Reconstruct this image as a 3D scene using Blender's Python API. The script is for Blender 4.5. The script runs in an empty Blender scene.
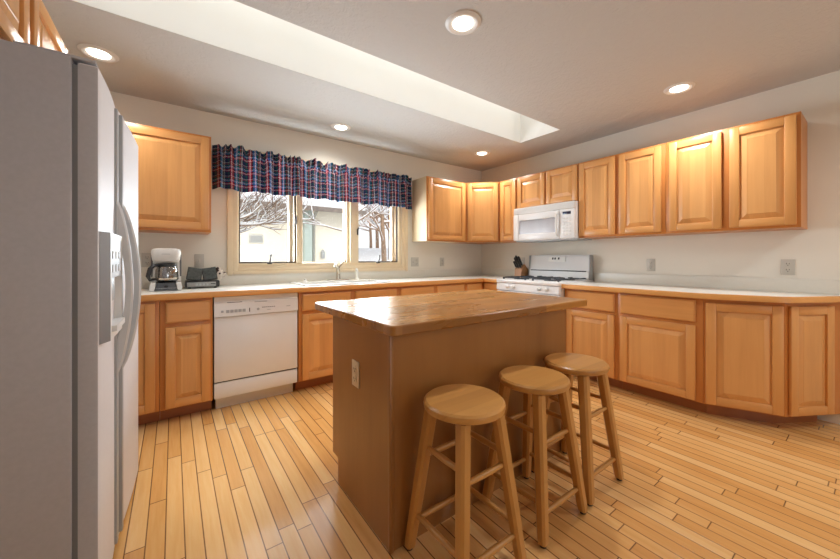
import bpy, bmesh, math, random
from mathutils import Vector, Matrix, noise

C = bpy.context.scene.collection
SC = bpy.context.scene
PI = math.pi

# ------------------------------------------------------------------ camera, world, lights, exposure
CAM = (-3.6466, -3.4731, 1.1255)
YAW = 0.63011
cd = bpy.data.cameras.new('camera')
cam = bpy.data.objects.new('camera', cd); C.objects.link(cam)
cam.location = CAM
cam.rotation_euler = (PI / 2, 0, -YAW)
cd.sensor_width = 36.0
cd.lens = 36.0 * 338.37 / 840.0
cd.shift_y = -21.13 / 840.0
cd.clip_start = 0.02
SC.camera = cam

SC.view_settings.view_transform = 'Standard'
SC.view_settings.look = 'None'
SC.view_settings.gamma = 1.0
SC.view_settings.use_curve_mapping = False
SC.view_settings.exposure = 0.36
SC.cycles.max_bounces = 10
SC.cycles.diffuse_bounces = 6
SC.cycles.glossy_bounces = 4
SC.cycles.transparent_max_bounces = 12
SC.cycles.sample_clamp_indirect = 6.0
SC.cycles.caustics_reflective = False
SC.cycles.caustics_refractive = False
SC.cycles.use_denoising = True

W = bpy.data.worlds.new('overcast_sky'); SC.world = W
W.use_nodes = True
bg = W.node_tree.nodes['Background']
bg.inputs[0].default_value = (0.93, 0.97, 1.0, 1)
bg.inputs[1].default_value = 1.0


def area(name, loc, rot, sx, sy, power, col, spread=180):
    l = bpy.data.lights.new(name, 'AREA'); l.shape = 'RECTANGLE'
    l.size = sx; l.size_y = sy; l.energy = power; l.color = col
    l.spread = math.radians(spread)
    o = bpy.data.objects.new(name, l); C.objects.link(o)
    o.location = loc; o.rotation_euler = rot
    return o


SKY_COL = (0.80, 0.91, 1.0)
area('skylight_daylight', (-2.36, -1.345, 3.18), (0, 0, 0), 3.5, 0.46, 9, (0.88, 0.95, 1.0), 50)
area('kitchen_window_daylight', (-2.33, 0.30, 1.36), (-PI / 2 - 0.55, 0, 0), 1.7, 0.7, 80, SKY_COL)
area('added_rear_fill', (-2.3, -7.45, 0.95), (PI / 2 + 0.8, 0, 0), 1.9, 1.7, 26, (0.78, 0.89, 1.0), 110)  # added fill from behind the camera, aimed up to brighten the ceiling
sl = bpy.data.lights.new('hazy_sun', 'SUN'); sl.energy = 2.3; sl.angle = math.radians(40); sl.color = (1.0, 0.95, 0.87)
so_ = bpy.data.objects.new('hazy_sun', sl); C.objects.link(so_); so_.location = (0, -4, 9)
so_.rotation_euler = (math.radians(40), 0, math.radians(-8))

CANS = [(-4.02, -0.60), (-2.379, -2.13), (-0.59, -2.57), (-2.332, -0.369), (-0.629, -0.608)]
CAN_POWER = [24.0, 36.0, 36.0, 14.0, 26.0]
CAN_COL = (1.0, 0.975, 0.945)

# ------------------------------------------------------------------ node helpers


class NT:
    def __init__(s, name):
        s.m = bpy.data.materials.new(name); s.m.use_nodes = True
        s.nt = s.m.node_tree; s.b = s.nt.nodes['Principled BSDF']

    def n(s, t, **k):
        nd = s.nt.nodes.new(t)
        for a, v in k.items(): setattr(nd, a, v)
        return nd

    def put(s, sock, v):
        if isinstance(v, bpy.types.NodeSocket): s.nt.links.new(v, sock)
        elif isinstance(v, (tuple, list)) and len(v) == 3 and sock.type == 'RGBA': sock.default_value = (*v, 1)
        else: sock.default_value = v

    def math(s, op, a, b=0.0, c=None):
        nd = s.n('ShaderNodeMath', operation=op)
        s.put(nd.inputs[0], a); s.put(nd.inputs[1], b)
        if c is not None: s.put(nd.inputs[2], c)
        return nd.outputs[0]

    def coord(s, kind='Object', rnd=True, mul=7.0):
        tc = s.n('ShaderNodeTexCoord').outputs[kind]
        if not rnd: return tc
        oi = s.n('ShaderNodeObjectInfo').outputs['Random']
        cmb = s.n('ShaderNodeCombineXYZ')
        r = s.math('MULTIPLY', oi, mul)
        for i in range(3): s.put(cmb.inputs[i], r)
        add = s.n('ShaderNodeVectorMath', operation='ADD')
        s.put(add.inputs[0], tc); s.put(add.inputs[1], cmb.outputs[0])
        return add.outputs[0]

    def scale(s, v, sc):
        nd = s.n('ShaderNodeVectorMath', operation='MULTIPLY')
        s.put(nd.inputs[0], v); nd.inputs[1].default_value = sc
        return nd.outputs[0]

    def noise(s, v, scale, detail=3, rough=0.5, dist=0.0):
        nd = s.n('ShaderNodeTexNoise')
        s.put(nd.inputs['Vector'], v); nd.inputs['Scale'].default_value = scale
        nd.inputs['Detail'].default_value = detail; nd.inputs['Roughness'].default_value = rough
        nd.inputs['Distortion'].default_value = dist
        return nd.outputs['Fac']

    def ramp(s, f, stops):
        nd = s.n('ShaderNodeValToRGB'); e = nd.color_ramp.elements
        while len(e) < len(stops): e.new(0.5)
        for i, (p, c) in enumerate(stops):
            e[i].position = p; e[i].color = (*c, 1)
        s.put(nd.inputs[0], f)
        return nd.outputs[0]

    def mix(s, f, a, b, mode='MIX'):
        nd = s.n('ShaderNodeMix', data_type='RGBA', blend_type=mode)
        s.put(nd.inputs[0], f); s.put(nd.inputs[6], a); s.put(nd.inputs[7], b)
        return nd.outputs[2]

    def sep(s, v):
        nd = s.n('ShaderNodeSeparateXYZ'); s.put(nd.inputs[0], v); return nd.outputs

    def wn(s, v):
        nd = s.n('ShaderNodeTexWhiteNoise', noise_dimensions='1D'); s.put(nd.inputs['W'], v)
        return nd.outputs['Value']

    def bump(s, h, strength=0.2, dist=0.01):
        nd = s.n('ShaderNodeBump'); s.put(nd.inputs['Height'], h)
        nd.inputs['Strength'].default_value = strength; nd.inputs['Distance'].default_value = dist
        s.nt.links.new(nd.outputs[0], s.b.inputs['Normal'])

    def out(s, col=None, rough=0.5, metal=0.0, spec=None):
        if col is not None: s.put(s.b.inputs['Base Color'], col)
        s.put(s.b.inputs['Roughness'], rough); s.put(s.b.inputs['Metallic'], metal)
        if spec is not None: s.put(s.b.inputs['Specular IOR Level'], spec)
        return s.m


def srgb(r, g, b):
    f = lambda c: (c / 255 / 12.92) if c <= 10 else ((c / 255 + 0.055) / 1.055) ** 2.4
    return (f(r), f(g), f(b))


def plain(name, col, rough=0.45, metal=0.0, var=0.03, nscale=9.0):
    k = NT(name)
    f = k.noise(k.coord(), nscale, 3)
    lo = tuple(c * (1 - var) for c in col); hi = tuple(min(1, c * (1 + var)) for c in col)
    return k.out(k.ramp(f, [(0.3, lo), (0.7, hi)]), rough, metal)


def wood(name, base, axis='z', stave=0.0, rough=0.34, tone=0.16, grain=0.16):
    k = NT(name)
    v = k.coord()
    sc = {'x': (0.05, 1, 1), 'y': (1, 0.05, 1), 'z': (1, 1, 0.05)}[axis]
    sv = k.scale(v, sc)
    g1 = k.noise(sv, 75, 4, 0.6, 0.3)
    g2 = k.noise(sv, 14, 3, 0.5, 1.2)
    g3 = k.noise(k.scale(v, {'x': (0.35, 1, 1), 'y': (1, 0.35, 1), 'z': (1, 1, 0.35)}[axis]), 5.5, 2)
    a = k.math('MULTIPLY', k.math('SUBTRACT', g1, 0.5), grain)
    b = k.math('MULTIPLY', k.math('SUBTRACT', g2, 0.5), grain * 1.5)
    c = k.math('MULTIPLY', k.math('SUBTRACT', g3, 0.5), tone * 1.3)
    t = k.math('ADD', k.math('ADD', a, b), c)
    if stave:
        x, y, z = k.sep(v)
        across = k.math('ADD', x, y) if axis == 'z' else k.math('ADD', y if axis == 'x' else x, z)
        idx = k.math('FLOOR', k.math('DIVIDE', across, stave))
        r = k.wn(idx)
        t = k.math('ADD', t, k.math('MULTIPLY', k.math('SUBTRACT', r, 0.5), tone * 1.2))
    t = k.math('ADD', t, 0.5)
    dark = tuple(c * m for c, m in zip(base, (0.50, 0.40, 0.30)))
    lite = tuple(min(1, c * m) for c, m in zip(base, (1.30, 1.42, 1.60)))
    col = k.ramp(t, [(0.0, dark), (0.5, base), (1.0, lite)])
    k.bump(g1, 0.03, 0.002)
    return k.out(col, rough)


MAPLE = srgb(208, 150, 88)
M = {}
M['maple_v'] = wood('maple_vertical', MAPLE, 'z')
M['maple_x'] = wood('maple_rail_x', MAPLE, 'x')
M['maple_y'] = wood('maple_rail_y', MAPLE, 'y')
M['maple_panel'] = wood('maple_panel', srgb(211, 155, 94), 'z', stave=0.083, tone=0.22)
M['maple_frame'] = wood('maple_face_frame', srgb(190, 122, 60), 'z')
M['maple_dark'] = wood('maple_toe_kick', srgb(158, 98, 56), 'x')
M['edge_x'] = wood('counter_wood_edge_x', srgb(212, 152, 84), 'x')
M['edge_y'] = wood('counter_wood_edge_y', srgb(212, 152, 84), 'y')
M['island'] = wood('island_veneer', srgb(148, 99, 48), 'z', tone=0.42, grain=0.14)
M['stool_z'] = wood('stool_leg_wood', srgb(188, 136, 72), 'z', tone=0.2)
M['stool_x'] = wood('stool_seat_wood', srgb(190, 138, 74), 'x', stave=0.05, tone=0.24, rough=0.3)
M['stool_y'] = wood('stool_rung_wood', srgb(188, 136, 72), 'y')
M['cream_trim'] = plain('cream_window_paint', srgb(226, 208, 176), 0.4)
M['white'] = plain('white_appliance_enamel', srgb(222, 222, 222), 0.28, var=0.01)
M['white2'] = plain('white_plastic', srgb(214, 213, 210), 0.4, var=0.015)
M['fridge_front'] = plain('pebbled_white_steel', srgb(214, 214, 217), 0.5, var=0.015, nscale=60)
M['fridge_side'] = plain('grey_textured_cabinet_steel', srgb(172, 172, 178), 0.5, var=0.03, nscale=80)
M['grey'] = plain('light_grey_plastic', srgb(165, 168, 170), 0.4)
M['grey_light'] = plain('pale_grey_plastic', srgb(192, 194, 196), 0.35)
M['shaded_white'] = plain('shaded_white_plastic', srgb(128, 128, 130), 0.6)  # white plastic with shade put into its colour
M['grey_gasket'] = plain('grey_gasket_rubber', srgb(112, 114, 116), 0.6)
M['black'] = plain('black_plastic', srgb(28, 28, 30), 0.35)
M['iron'] = plain('cast_iron', srgb(45, 47, 52), 0.5)
M['chrome'] = plain('brushed_nickel', srgb(205, 198, 185), 0.2, metal=1.0)
M['steel'] = plain('dull_steel', srgb(150, 150, 148), 0.45, metal=0.4)
M['outlet'] = plain('outlet_grey_plastic', srgb(190, 187, 178), 0.4)
M['almond'] = plain('almond_outlet_plastic', srgb(205, 180, 145), 0.4)
M['dark_slot'] = plain('dark_slot', srgb(60, 58, 56), 0.6)
M['laminate'] = plain('white_laminate', srgb(226, 224, 216), 0.3, var=0.012, nscale=40)
M['splash'] = plain('grey_white_laminate', srgb(214, 211, 201), 0.35, var=0.012, nscale=40)
M['porcelain'] = plain('white_porcelain', srgb(235, 234, 230), 0.15, var=0.005)
M['screen'] = plain('dark_screen_frame', srgb(70, 55, 45), 0.5)
M['bronze'] = plain('dark_bronze', srgb(58, 50, 42), 0.4, metal=0.6)


def wall_mat(name, col, bump=0.05):
    k = NT(name); v = k.coord('Object', False)
    f = k.noise(v, 3, 2)
    h = k.noise(v, 160, 3)
    k.bump(h, bump, 0.004)
    return k.out(k.ramp(f, [(0.3, tuple(c * 0.985 for c in col)), (0.7, tuple(min(1, c * 1.015) for c in col))]), 0.8)


M['wall'] = wall_mat('greige_wall_paint', srgb(221, 217, 206))
M['baseboard'] = wall_mat('cream_baseboard_paint', srgb(222, 214, 190), 0.01)


def ceil_mat():
    k = NT('knockdown_ceiling'); v = k.coord('Object', False)
    n1 = k.noise(v, 26, 4, 0.6, 0.6)
    n2 = k.noise(v, 75, 2)
    h = k.math('ADD', k.ramp(n1, [(0.42, (0, 0, 0)), (0.58, (1, 1, 1))]), k.math('MULTIPLY', n2, 0.5))
    k.bump(h, 0.30, 0.006)
    f = k.noise(v, 2, 2)
    c = srgb(188, 187, 184)
    return k.out(k.ramp(f, [(0.3, tuple(x * 0.985 for x in c)), (0.7, c)]), 0.85)


M['ceiling'] = ceil_mat()
M['well'] = wall_mat('cream_skylight_well_paint', srgb(230, 229, 224), 0.01)


def floor_mat():
    k = NT('strip_maple_floor')
    v = k.coord('Object', False)
    x, y, z = k.sep(v)
    wd = 0.0628
    xs = k.math('DIVIDE', k.math('ADD', x, 20.0), wd)
    ix = k.math('FLOOR', xs); fx = k.math('FRACT', xs)
    r1 = k.wn(ix)
    ln = k.math('ADD', 0.55, k.math('MULTIPLY', k.wn(k.math('ADD', ix, 77.3)), 0.5))
    ys = k.math('DIVIDE', k.math('ADD', y, k.math('ADD', 30.0, k.math('MULTIPLY', r1, 9.0))), ln)
    iy = k.math('FLOOR', ys); fy = k.math('FRACT', ys)
    idd = k.math('ADD', k.math('MULTIPLY', ix, 13.37), k.math('MULTIPLY', iy, 7.91))
    rp = k.wn(idd)
    ex = k.math('MINIMUM', fx, k.math('SUBTRACT', 1.0, fx))
    ey = k.math('MULTIPLY', k.math('MINIMUM', fy, k.math('SUBTRACT', 1.0, fy)), k.math('DIVIDE', ln, wd))
    e = k.math('MINIMUM', ex, ey)
    seam = k.math('SUBTRACT', 1.0, k.math('MINIMUM', 1.0, k.math('MAXIMUM', 0.0, k.math('DIVIDE', k.math('SUBTRACT', e, 0.016), 0.034))))
    # per board shifted grain
    cmb = k.n('ShaderNodeCombineXYZ')
    k.put(cmb.inputs[0], x); k.put(cmb.inputs[1], k.math('MULTIPLY', y, 0.07)); k.put(cmb.inputs[2], k.math('MULTIPLY', rp, 40.0))
    g1 = k.noise(cmb.outputs[0], 70, 4, 0.6, 0.4)
    g2 = k.noise(cmb.outputs[0], 18, 3, 0.5, 1.0)
    t = k.math('ADD', k.math('MULTIPLY', k.math('SUBTRACT', rp, 0.5), 0.42),
               k.math('ADD', k.math('MULTIPLY', k.math('SUBTRACT', g1, 0.5), 0.30), k.math('MULTIPLY', k.math('SUBTRACT', g2, 0.5), 0.30)))
    t = k.math('ADD', t, 0.52)
    col = k.ramp(t, [(0.0, srgb(164, 104, 48)), (0.4, srgb(210, 157, 92)), (0.62, srgb(222, 175, 112)), (1.0, srgb(238, 205, 154))])
    col = k.mix(k.math('MULTIPLY', seam, 0.92), col, srgb(84, 46, 20))
    k.bump(k.math('SUBTRACT', 1.0, seam), 0.25, 0.002)
    rg = k.math('ADD', 0.15, k.math('MULTIPLY', g2, 0.14))
    k.b.inputs['Coat Weight'].default_value = 1.0; k.b.inputs['Coat Roughness'].default_value = 0.22
    return k.out(col, rg)


M['floor'] = floor_mat()


def butcher_mat():
    k = NT('butcher_block_maple')
    v = k.coord('Object', False)
    x, y, z = k.sep(v)
    ys = k.math('DIVIDE', k.math('ADD', y, 20.0), 0.042)
    iy = k.math('FLOOR', ys); fy = k.math('FRACT', ys)
    r1 = k.wn(iy)
    xs = k.math('DIVIDE', k.math('ADD', x, k.math('ADD', 20.0, k.math('MULTIPLY', r1, 5.0))), 0.46)
    ix = k.math('FLOOR', xs)
    rp = k.wn(k.math('ADD', k.math('MULTIPLY', ix, 11.7), k.math('MULTIPLY', iy, 5.31)))
    cmb = k.n('ShaderNodeCombineXYZ')
    k.put(cmb.inputs[0], k.math('MULTIPLY', x, 0.06)); k.put(cmb.inputs[1], y); k.put(cmb.inputs[2], k.math('ADD', z, k.math('MULTIPLY', rp, 30.0)))
    g1 = k.noise(cmb.outputs[0], 60, 4, 0.6, 0.0)
    g2 = k.noise(k.scale(v, (0.3, 1, 1)), 7, 3)
    t = k.math('ADD', k.math('MULTIPLY', k.math('SUBTRACT', rp, 0.5), 0.45),
               k.math('ADD', k.math('MULTIPLY', k.math('SUBTRACT', g1, 0.5), 0.16), k.math('MULTIPLY', k.math('SUBTRACT', g2, 0.5), 0.12)))
    t = k.math('ADD', t, 0.5)
    col = k.ramp(t, [(0.0, srgb(108, 66, 22)), (0.45, srgb(146, 96, 38)), (0.7, srgb(164, 112, 48)), (1.0, srgb(184, 136, 68))])
    return k.out(col, k.math('ADD', 0.18, k.math('MULTIPLY', g2, 0.2)))


M['butcher'] = butcher_mat()


def glass_mat(name, refl=0.06, tint=(1, 1, 1)):
    k = NT(name)
    tr = k.n('ShaderNodeBsdfTransparent'); tr.inputs[0].default_value = (*tint, 1)
    gl = k.n('ShaderNodeBsdfGlossy'); gl.inputs['Roughness'].default_value = 0.02
    mx = k.n('ShaderNodeMixShader'); mx.inputs[0].default_value = refl
    k.nt.links.new(tr.outputs[0], mx.inputs[1]); k.nt.links.new(gl.outputs[0], mx.inputs[2])
    k.nt.links.new(mx.outputs[0], k.nt.nodes['Material Output'].inputs[0])
    return k.m


M['glass'] = glass_mat('window_glass', 0.05)
M['carafe_glass'] = glass_mat('carafe_glass', 0.22, (0.72, 0.72, 0.72))


def emit_mat(name, col, s):
    k = NT(name)
    k.put(k.b.inputs['Emission Color'], col); k.b.inputs['Emission Strength'].default_value = s
    return k.out(col, 0.5)


M['bulb'] = emit_mat('lamp_diffuser_glow', (1.0, 0.95, 0.86), 5.0)


def plaid_mat():
    k = NT('tartan_cotton')
    tc = k.n('ShaderNodeTexCoord').outputs['UV']
    u, w, _ = k.sep(tc)

    def stripes(c, per):
        f = k.math('FRACT', k.math('DIVIDE', c, per))
        nav = srgb(30, 44, 84); grn = srgb(28, 88, 84); red = srgb(172, 42, 62); whi = srgb(226, 214, 214); blu = srgb(62, 124, 176); blk = srgb(22, 24, 40)
        nd = k.n('ShaderNodeValToRGB'); nd.color_ramp.interpolation = 'CONSTANT'
        e = nd.color_ramp.elements
        st = [(0.0, nav), (0.15, grn), (0.22, nav), (0.29, red), (0.355, whi), (0.40, red), (0.48, blk), (0.54, blu), (0.63, whi), (0.67, blu), (0.72, grn), (0.84, red), (0.89, grn), (0.945, whi), (0.98, nav)]
        while len(e) < len(st): e.new(0.5)
        for i, (p, c_) in enumerate(st):
            e[i].position = p; e[i].color = (*c_, 1)
        k.put(nd.inputs[0], f)
        return nd.outputs[0]
    a = stripes(u, 0.165); b = stripes(w, 0.120)
    # twill weave: two yarn systems shown half and half
    tw = k.math('FRACT', k.math('MULTIPLY', k.math('ADD', u, w), 420.0))
    col = k.mix(k.math('GREATER_THAN', tw, 0.6), a, b)
    k.put(k.b.inputs['Sheen Weight'], 0.2)
    tl = k.n('ShaderNodeBsdfTranslucent'); k.put(tl.inputs[0], col)
    mx = k.n('ShaderNodeMixShader'); mx.inputs[0].default_value = 0.45
    k.out(col, 0.85)
    k.nt.links.new(k.b.outputs[0], mx.inputs[1]); k.nt.links.new(tl.outputs[0], mx.inputs[2])
    k.nt.links.new(mx.outputs[0], k.nt.nodes['Material Output'].inputs[0])
    return k.m


M['plaid'] = plaid_mat()


def spot_mat():
    k = NT('cow_spotted_cloth'); v = k.coord('Object', False)
    f = k.noise(v, 38, 1, 0.3)
    return k.out(k.ramp(f, [(0.56, srgb(206, 196, 184)), (0.60, srgb(46, 34, 34))]), 0.9)


M['spots'] = spot_mat()
M['quilt'] = plain('charcoal_quilted_cloth', srgb(82, 86, 84), 0.85, var=0.3, nscale=60)
M['snow'] = plain('snow', (0.86, 0.88, 0.92), 0.7, var=0.03, nscale=2)
M['bark'] = plain('grey_brown_bark', srgb(140, 118, 100), 0.9, var=0.35, nscale=14)
M['stucco'] = plain('cream_stucco', srgb(240, 233, 216), 0.9, var=0.03, nscale=6)
M['sage'] = plain('sage_corner_board', srgb(176, 190, 184), 0.7)
M['shingle'] = plain('brown_grey_shingle', srgb(128, 118, 112), 0.9, var=0.2)
M['needle'] = plain('winter_foliage', srgb(150, 132, 112), 0.95, var=0.35, nscale=8)

# ------------------------------------------------------------------ mesh helpers
I4 = Matrix.Identity(4)


class MB:
    def __init__(s, T=I4):
        s.bm = bmesh.new(); s.T = T; s.mi = 0

    def _done(s, verts, faces):
        for v in verts: v.co = s.T @ v.co
        for f in faces: f.material_index = s.mi

    def box(s, x0, x1, y0, y1, z0, z1, bev=0.0, seg=2):
        x0, x1 = sorted((x0, x1)); y0, y1 = sorted((y0, y1)); z0, z1 = sorted((z0, z1))
        r = bmesh.ops.create_cube(s.bm, size=1)
        vs = r['verts']
        for v in vs:
            v.co = Vector((x0 + (v.co.x + .5) * (x1 - x0), y0 + (v.co.y + .5) * (y1 - y0), z0 + (v.co.z + .5) * (z1 - z0)))
        fs = list({f for v in vs for f in v.link_faces})
        if bev:
            es = list({e for v in vs for e in v.link_edges})
            r = bmesh.ops.bevel(s.bm, geom=es, offset=bev, segments=seg, affect='EDGES', profile=0.5)
            vs = list({v for f in r['faces'] for v in f.verts} | {v for v in vs if v.is_valid})
            fs = list({f for v in vs for f in v.link_faces})
        s._done(vs, fs); return s

    def loops(s, rings, cap0=True, cap1=True, closed=True):
        """rings: list of equal length point lists"""
        V = [[s.bm.verts.new(Vector(p)) for p in r] for r in rings]
        F = []
        n = len(rings[0])
        for a, b in zip(V[:-1], V[1:]):
            for i in range(n if closed else n - 1):
                j = (i + 1) % n
                F.append(s.bm.faces.new((a[i], a[j], b[j], b[i])))
        if cap0 and n > 2: F.append(s.bm.faces.new(V[0]))
        if cap1 and n > 2: F.append(s.bm.faces.new(V[-1][::-1]))
        s._done([v for r in V for v in r], F)
        return V

    def prism(s, poly, z0, z1, bev=0.0):
        if bev:
            cx = sum(p[0] for p in poly) / len(poly); cy = sum(p[1] for p in poly) / len(poly)
            ins = offset_poly(poly, bev)
            s.loops([[(x, y, z0) for x, y in ins], [(x, y, z0 + bev) for x, y in poly], [(x, y, z1 - bev) for x, y in poly], [(x, y, z1) for x, y in ins]])
        else:
            s.loops([[(x, y, z0) for x, y in poly], [(x, y, z1) for x, y in poly]])
        return s

    def tube(s, path, r, seg=8, flat=1.0, caps=True):
        pts = [Vector(p) for p in path]
        rr = r if isinstance(r, (list, tuple)) else [r] * len(pts)
        rings = []
        up = None
        for i, p in enumerate(pts):
            d = (pts[min(i + 1, len(pts) - 1)] - pts[max(i - 1, 0)])
            if d.length < 1e-9: d = Vector((0, 0, 1))
            d.normalize()
            if up is None:
                up = Vector((0, 0, 1)) if abs(d.z) < 0.9 else Vector((1, 0, 0))
            a = d.cross(up)
            if a.length < 1e-5: a = d.cross(Vector((0, 1, 0)))
            a.normalize(); b = a.cross(d).normalized(); up = b
            rings.append([p + (a * math.cos(t) + b * math.sin(t) * flat) * rr[i] for t in [2 * PI * k / seg for k in range(seg)]])
        s.loops(rings, caps, caps)
        return s

    def lathe(s, prof, c=(0, 0, 0), seg=24, axis='z'):
        """prof: (radius, height) list"""
        rings = []
        for r, h in prof:
            ring = []
            for k in range(seg):
                t = 2 * PI * k / seg
                a, b = r * math.cos(t), r * math.sin(t)
                p = {'z': (a, b, h), 'x': (h, a, b), 'y': (a, h, b)}[axis]
                ring.append((c[0] + p[0], c[1] + p[1], c[2] + p[2]))
            rings.append(ring)
        s.loops(rings)
        return s

    def rot_box(s, c, half, ang, bev=0.0):
        """box centred at c turned by ang about z"""
        T0 = s.T
        s.T = T0 @ Matrix.Translation(c) @ Matrix.Rotation(ang, 4, 'Z')
        s.box(-half[0], half[0], -half[1], half[1], -half[2], half[2], bev)
        s.T = T0
        return s

    def build(s, name, mats, parent=None, label=None, smooth=True, **kw):
        bmesh.ops.remove_doubles(s.bm, verts=s.bm.verts, dist=1e-6)
        bmesh.ops.recalc_face_normals(s.bm, faces=s.bm.faces)
        off = OFF.get(parent.name, Vector((0, 0, 0))) if parent else Vector((0, 0, 0))
        o_ = kw.get('origin')
        if o_ is not None: off = Vector(o_)
        bmesh.ops.translate(s.bm, verts=s.bm.verts, vec=-off)
        me = bpy.data.meshes.new(name)
        if smooth:
            for f in s.bm.faces: f.smooth = True
            for e in s.bm.edges:
                if len(e.link_faces) != 2 or e.calc_face_angle(0) > math.radians(32): e.smooth = False
        s.bm.to_mesh(me); s.bm.free()
        for m in (mats if isinstance(mats, (list, tuple)) else [mats]): me.materials.append(m)
        o = bpy.data.objects.new(name, me); C.objects.link(o)
        if parent: o.parent = parent
        elif o_ is not None: o.location = o_
        OFF[o.name] = off
        if label: o['label'] = label
        return o


OFF = {}


def offset_poly(poly, d):
    n = len(poly)
    area2 = sum(poly[i][0] * poly[(i + 1) % n][1] - poly[(i + 1) % n][0] * poly[i][1] for i in range(n))
    sg = 1 if area2 > 0 else -1
    out = []
    for i in range(n):
        p0, p1, p2 = Vector(poly[i - 1]), Vector(poly[i]), Vector(poly[(i + 1) % n])
        d1 = (p1 - p0).normalized(); d2 = (p2 - p1).normalized()
        n1 = Vector((-d1.y, d1.x)) * sg; n2 = Vector((-d2.y, d2.x)) * sg
        m = n1 + n2
        q = p1 + m * (d / max(0.2, 1 + n1.dot(n2)))
        out.append((q.x, q.y))
    return out


def tag(o, label, cat, group=None, kind=None):
    o['label'] = label
    if cat: o['category'] = cat
    if group: o['group'] = group
    if kind: o['kind'] = kind
    return o


def thing(name, label, cat, loc, group=None):
    o = bpy.data.objects.new(name, None); C.objects.link(o)
    o.empty_display_size = 0.1
    o.location = loc; OFF[o.name] = Vector(loc)
    return tag(o, label, cat, group)


def struct(o, label=None):
    o['kind'] = 'structure'
    if label: o['label'] = label
    return o


def frame(origin, u, n):
    """local (u along width, n outward, w up) -> world"""
    u = Vector(u).normalized(); n = Vector(n).normalized()
    m = Matrix(((u.x, n.x, 0, origin[0]), (u.y, n.y, 0, origin[1]), (0, 0, 1, origin[2] if len(origin) > 2 else 0), (0, 0, 0, 1)))
    return m


# ------------------------------------------------------------------ the room
X0, YF, H = -4.67, -7.6, 2.40
mb = MB(); mb.box(X0 - .15, .15, YF - .1, .15, -.12, 0); struct(mb.build('floor', M['floor']), 'honey maple strip wood floor')

SKX0, SKX1, SKY0, SKY1 = -4.15, -0.548, -1.583, -1.106
mb = MB()
mb.box(X0 - .15, .15, SKY1, .15, H, H + .12)
mb.box(X0 - .15, .15, YF - .1, SKY0, H, H + .12)
mb.box(X0 - .15, SKX0, SKY0, SKY1, H, H + .12)
mb.box(SKX1, .15, SKY0, SKY1, H, H + .12)
ceiling = struct(mb.build('ceiling', M['ceiling'], smooth=False), 'textured off-white ceiling')
mb = MB()
t = .03; zt = 3.2
e_ = .004
mb.box(SKX0, SKX1, SKY1 - e_, SKY1 - .0005, H + .001, zt); mb.box(SKX0, SKX1, SKY0 + .0005, SKY0 + e_, H + .001, zt)
mb.box(SKX0 + .0005, SKX0 + e_, SKY0 + e_, SKY1 - e_, H + .001, zt); mb.box(SKX1 - e_, SKX1 - .0005, SKY0 + e_, SKY1 - e_, H + .001, zt)
well = struct(mb.build('ceiling_skylight_well', M['well'], smooth=False), 'cream painted skylight shaft')
w2 = struct(thing('window_2', 'long skylight above the shaft', None, (-2.36, -1.345, zt)))
mb = MB(); mb.box(SKX0 - t, SKX1 + t, SKY0 - t, SKY1 + t, zt + .05, zt + .056); mb.build('glass_pane', M['glass'], w2)
mb = MB()
mb.box(SKX0 - t, SKX1 + t, SKY0 - t, SKY0 + .01, zt, zt + .06); mb.box(SKX0 - t, SKX1 + t, SKY1 - .01, SKY1 + t, zt, zt + .06)
for xx in (SKX0, -2.95, -1.75, SKX1): mb.box(xx - .03, xx + .03, SKY0 + .01, SKY1 - .01, zt, zt + .05)
mb.build('window_frame', M['white2'], w2)

# back wall with the window opening
WX0, WX1, WZ0, WZ1 = -3.178, -1.40, 1.045, 2.05
mb = MB()
mb.box(X0 - .15, WX0, 0, .15, 0, H); mb.box(WX1, .15, 0, .15, 0, H)
mb.box(WX0, WX1, 0, .15, 0, WZ0); mb.box(WX0, WX1, 0, .15, WZ1, H)
struct(mb.build('wall_back', M['wall'], smooth=False), 'greige back wall with the window')
mb = MB(); mb.box(0, .15, YF, 0, 0, H); struct(mb.build('wall_right', M['wall']), 'greige wall behind the stove')
mb = MB(); mb.box(X0 - .15, X0, YF, 0, 0, H); struct(mb.build('wall_left', M['wall']), 'greige wall behind the fridge')
mb = MB()
mb.box(X0, -3.30, YF - .1, YF, 0, H); mb.box(-1.30, 0, YF - .1, YF, 0, H); mb.box(-3.30, -1.30, YF - .1, YF, 2.08, H)  # unseen wall; its opening is added to let in fill light
struct(mb.build('wall_front', M['wall']), 'greige wall around the added light opening behind the camera')
mb = MB(); mb.box(-.014, 0, YF, -3.40, 0, .085, .003); struct(mb.build('baseboard_right', M['baseboard']), 'cream baseboard beside the end cabinet')

# ------------------------------------------------------------------ the window
w1 = struct(thing('window_1', 'cream framed triple window above the sink', None, (-2.3, 0, WZ0)))
OX0, OX1, OZ0, OZ1 = -3.257, -1.312, .965, 2.13
mb = MB()
for (a, d, th) in ((0.0, .045, .020), (.045, .085, .013)):      # stepped casing
    x0, x1, z0, z1 = OX0 + a, OX1 - a, OZ0 + a, OZ1 - a
    wd = d - a
    mb.box(x0, x0 + wd, -th, 0, z0, z1, .003); mb.box(x1 - wd, x1, -th, 0, z0, z1, .003)
    mb.box(x0 + wd, x1 - wd, -th, 0, z0, z0 + wd, .003); mb.box(x0 + wd, x1 - wd, -th, 0, z1 - wd, z1, .003)
mb.build('casing', M['cream_trim'], w1)
PANES = [(-3.150, -2.660), (-2.578, -2.110), (-1.960, -1.452)]
PZ0, PZ1 = 1.093, 2.03
mb = MB()
mb.box(WX0, PANES[0][0] - .012, 0, .12, WZ0, WZ1); mb.box(PANES[2][1] + .012, WX1, 0, .12, WZ0, WZ1)
mb.box(WX0, WX1, 0.001, .12, WZ0, PZ0 - .014, .002); mb.box(WX0, WX1, 0.001, .12, PZ1 + .012, WZ1)
mb.build('window_frame', M['cream_trim'], w1)
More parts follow.
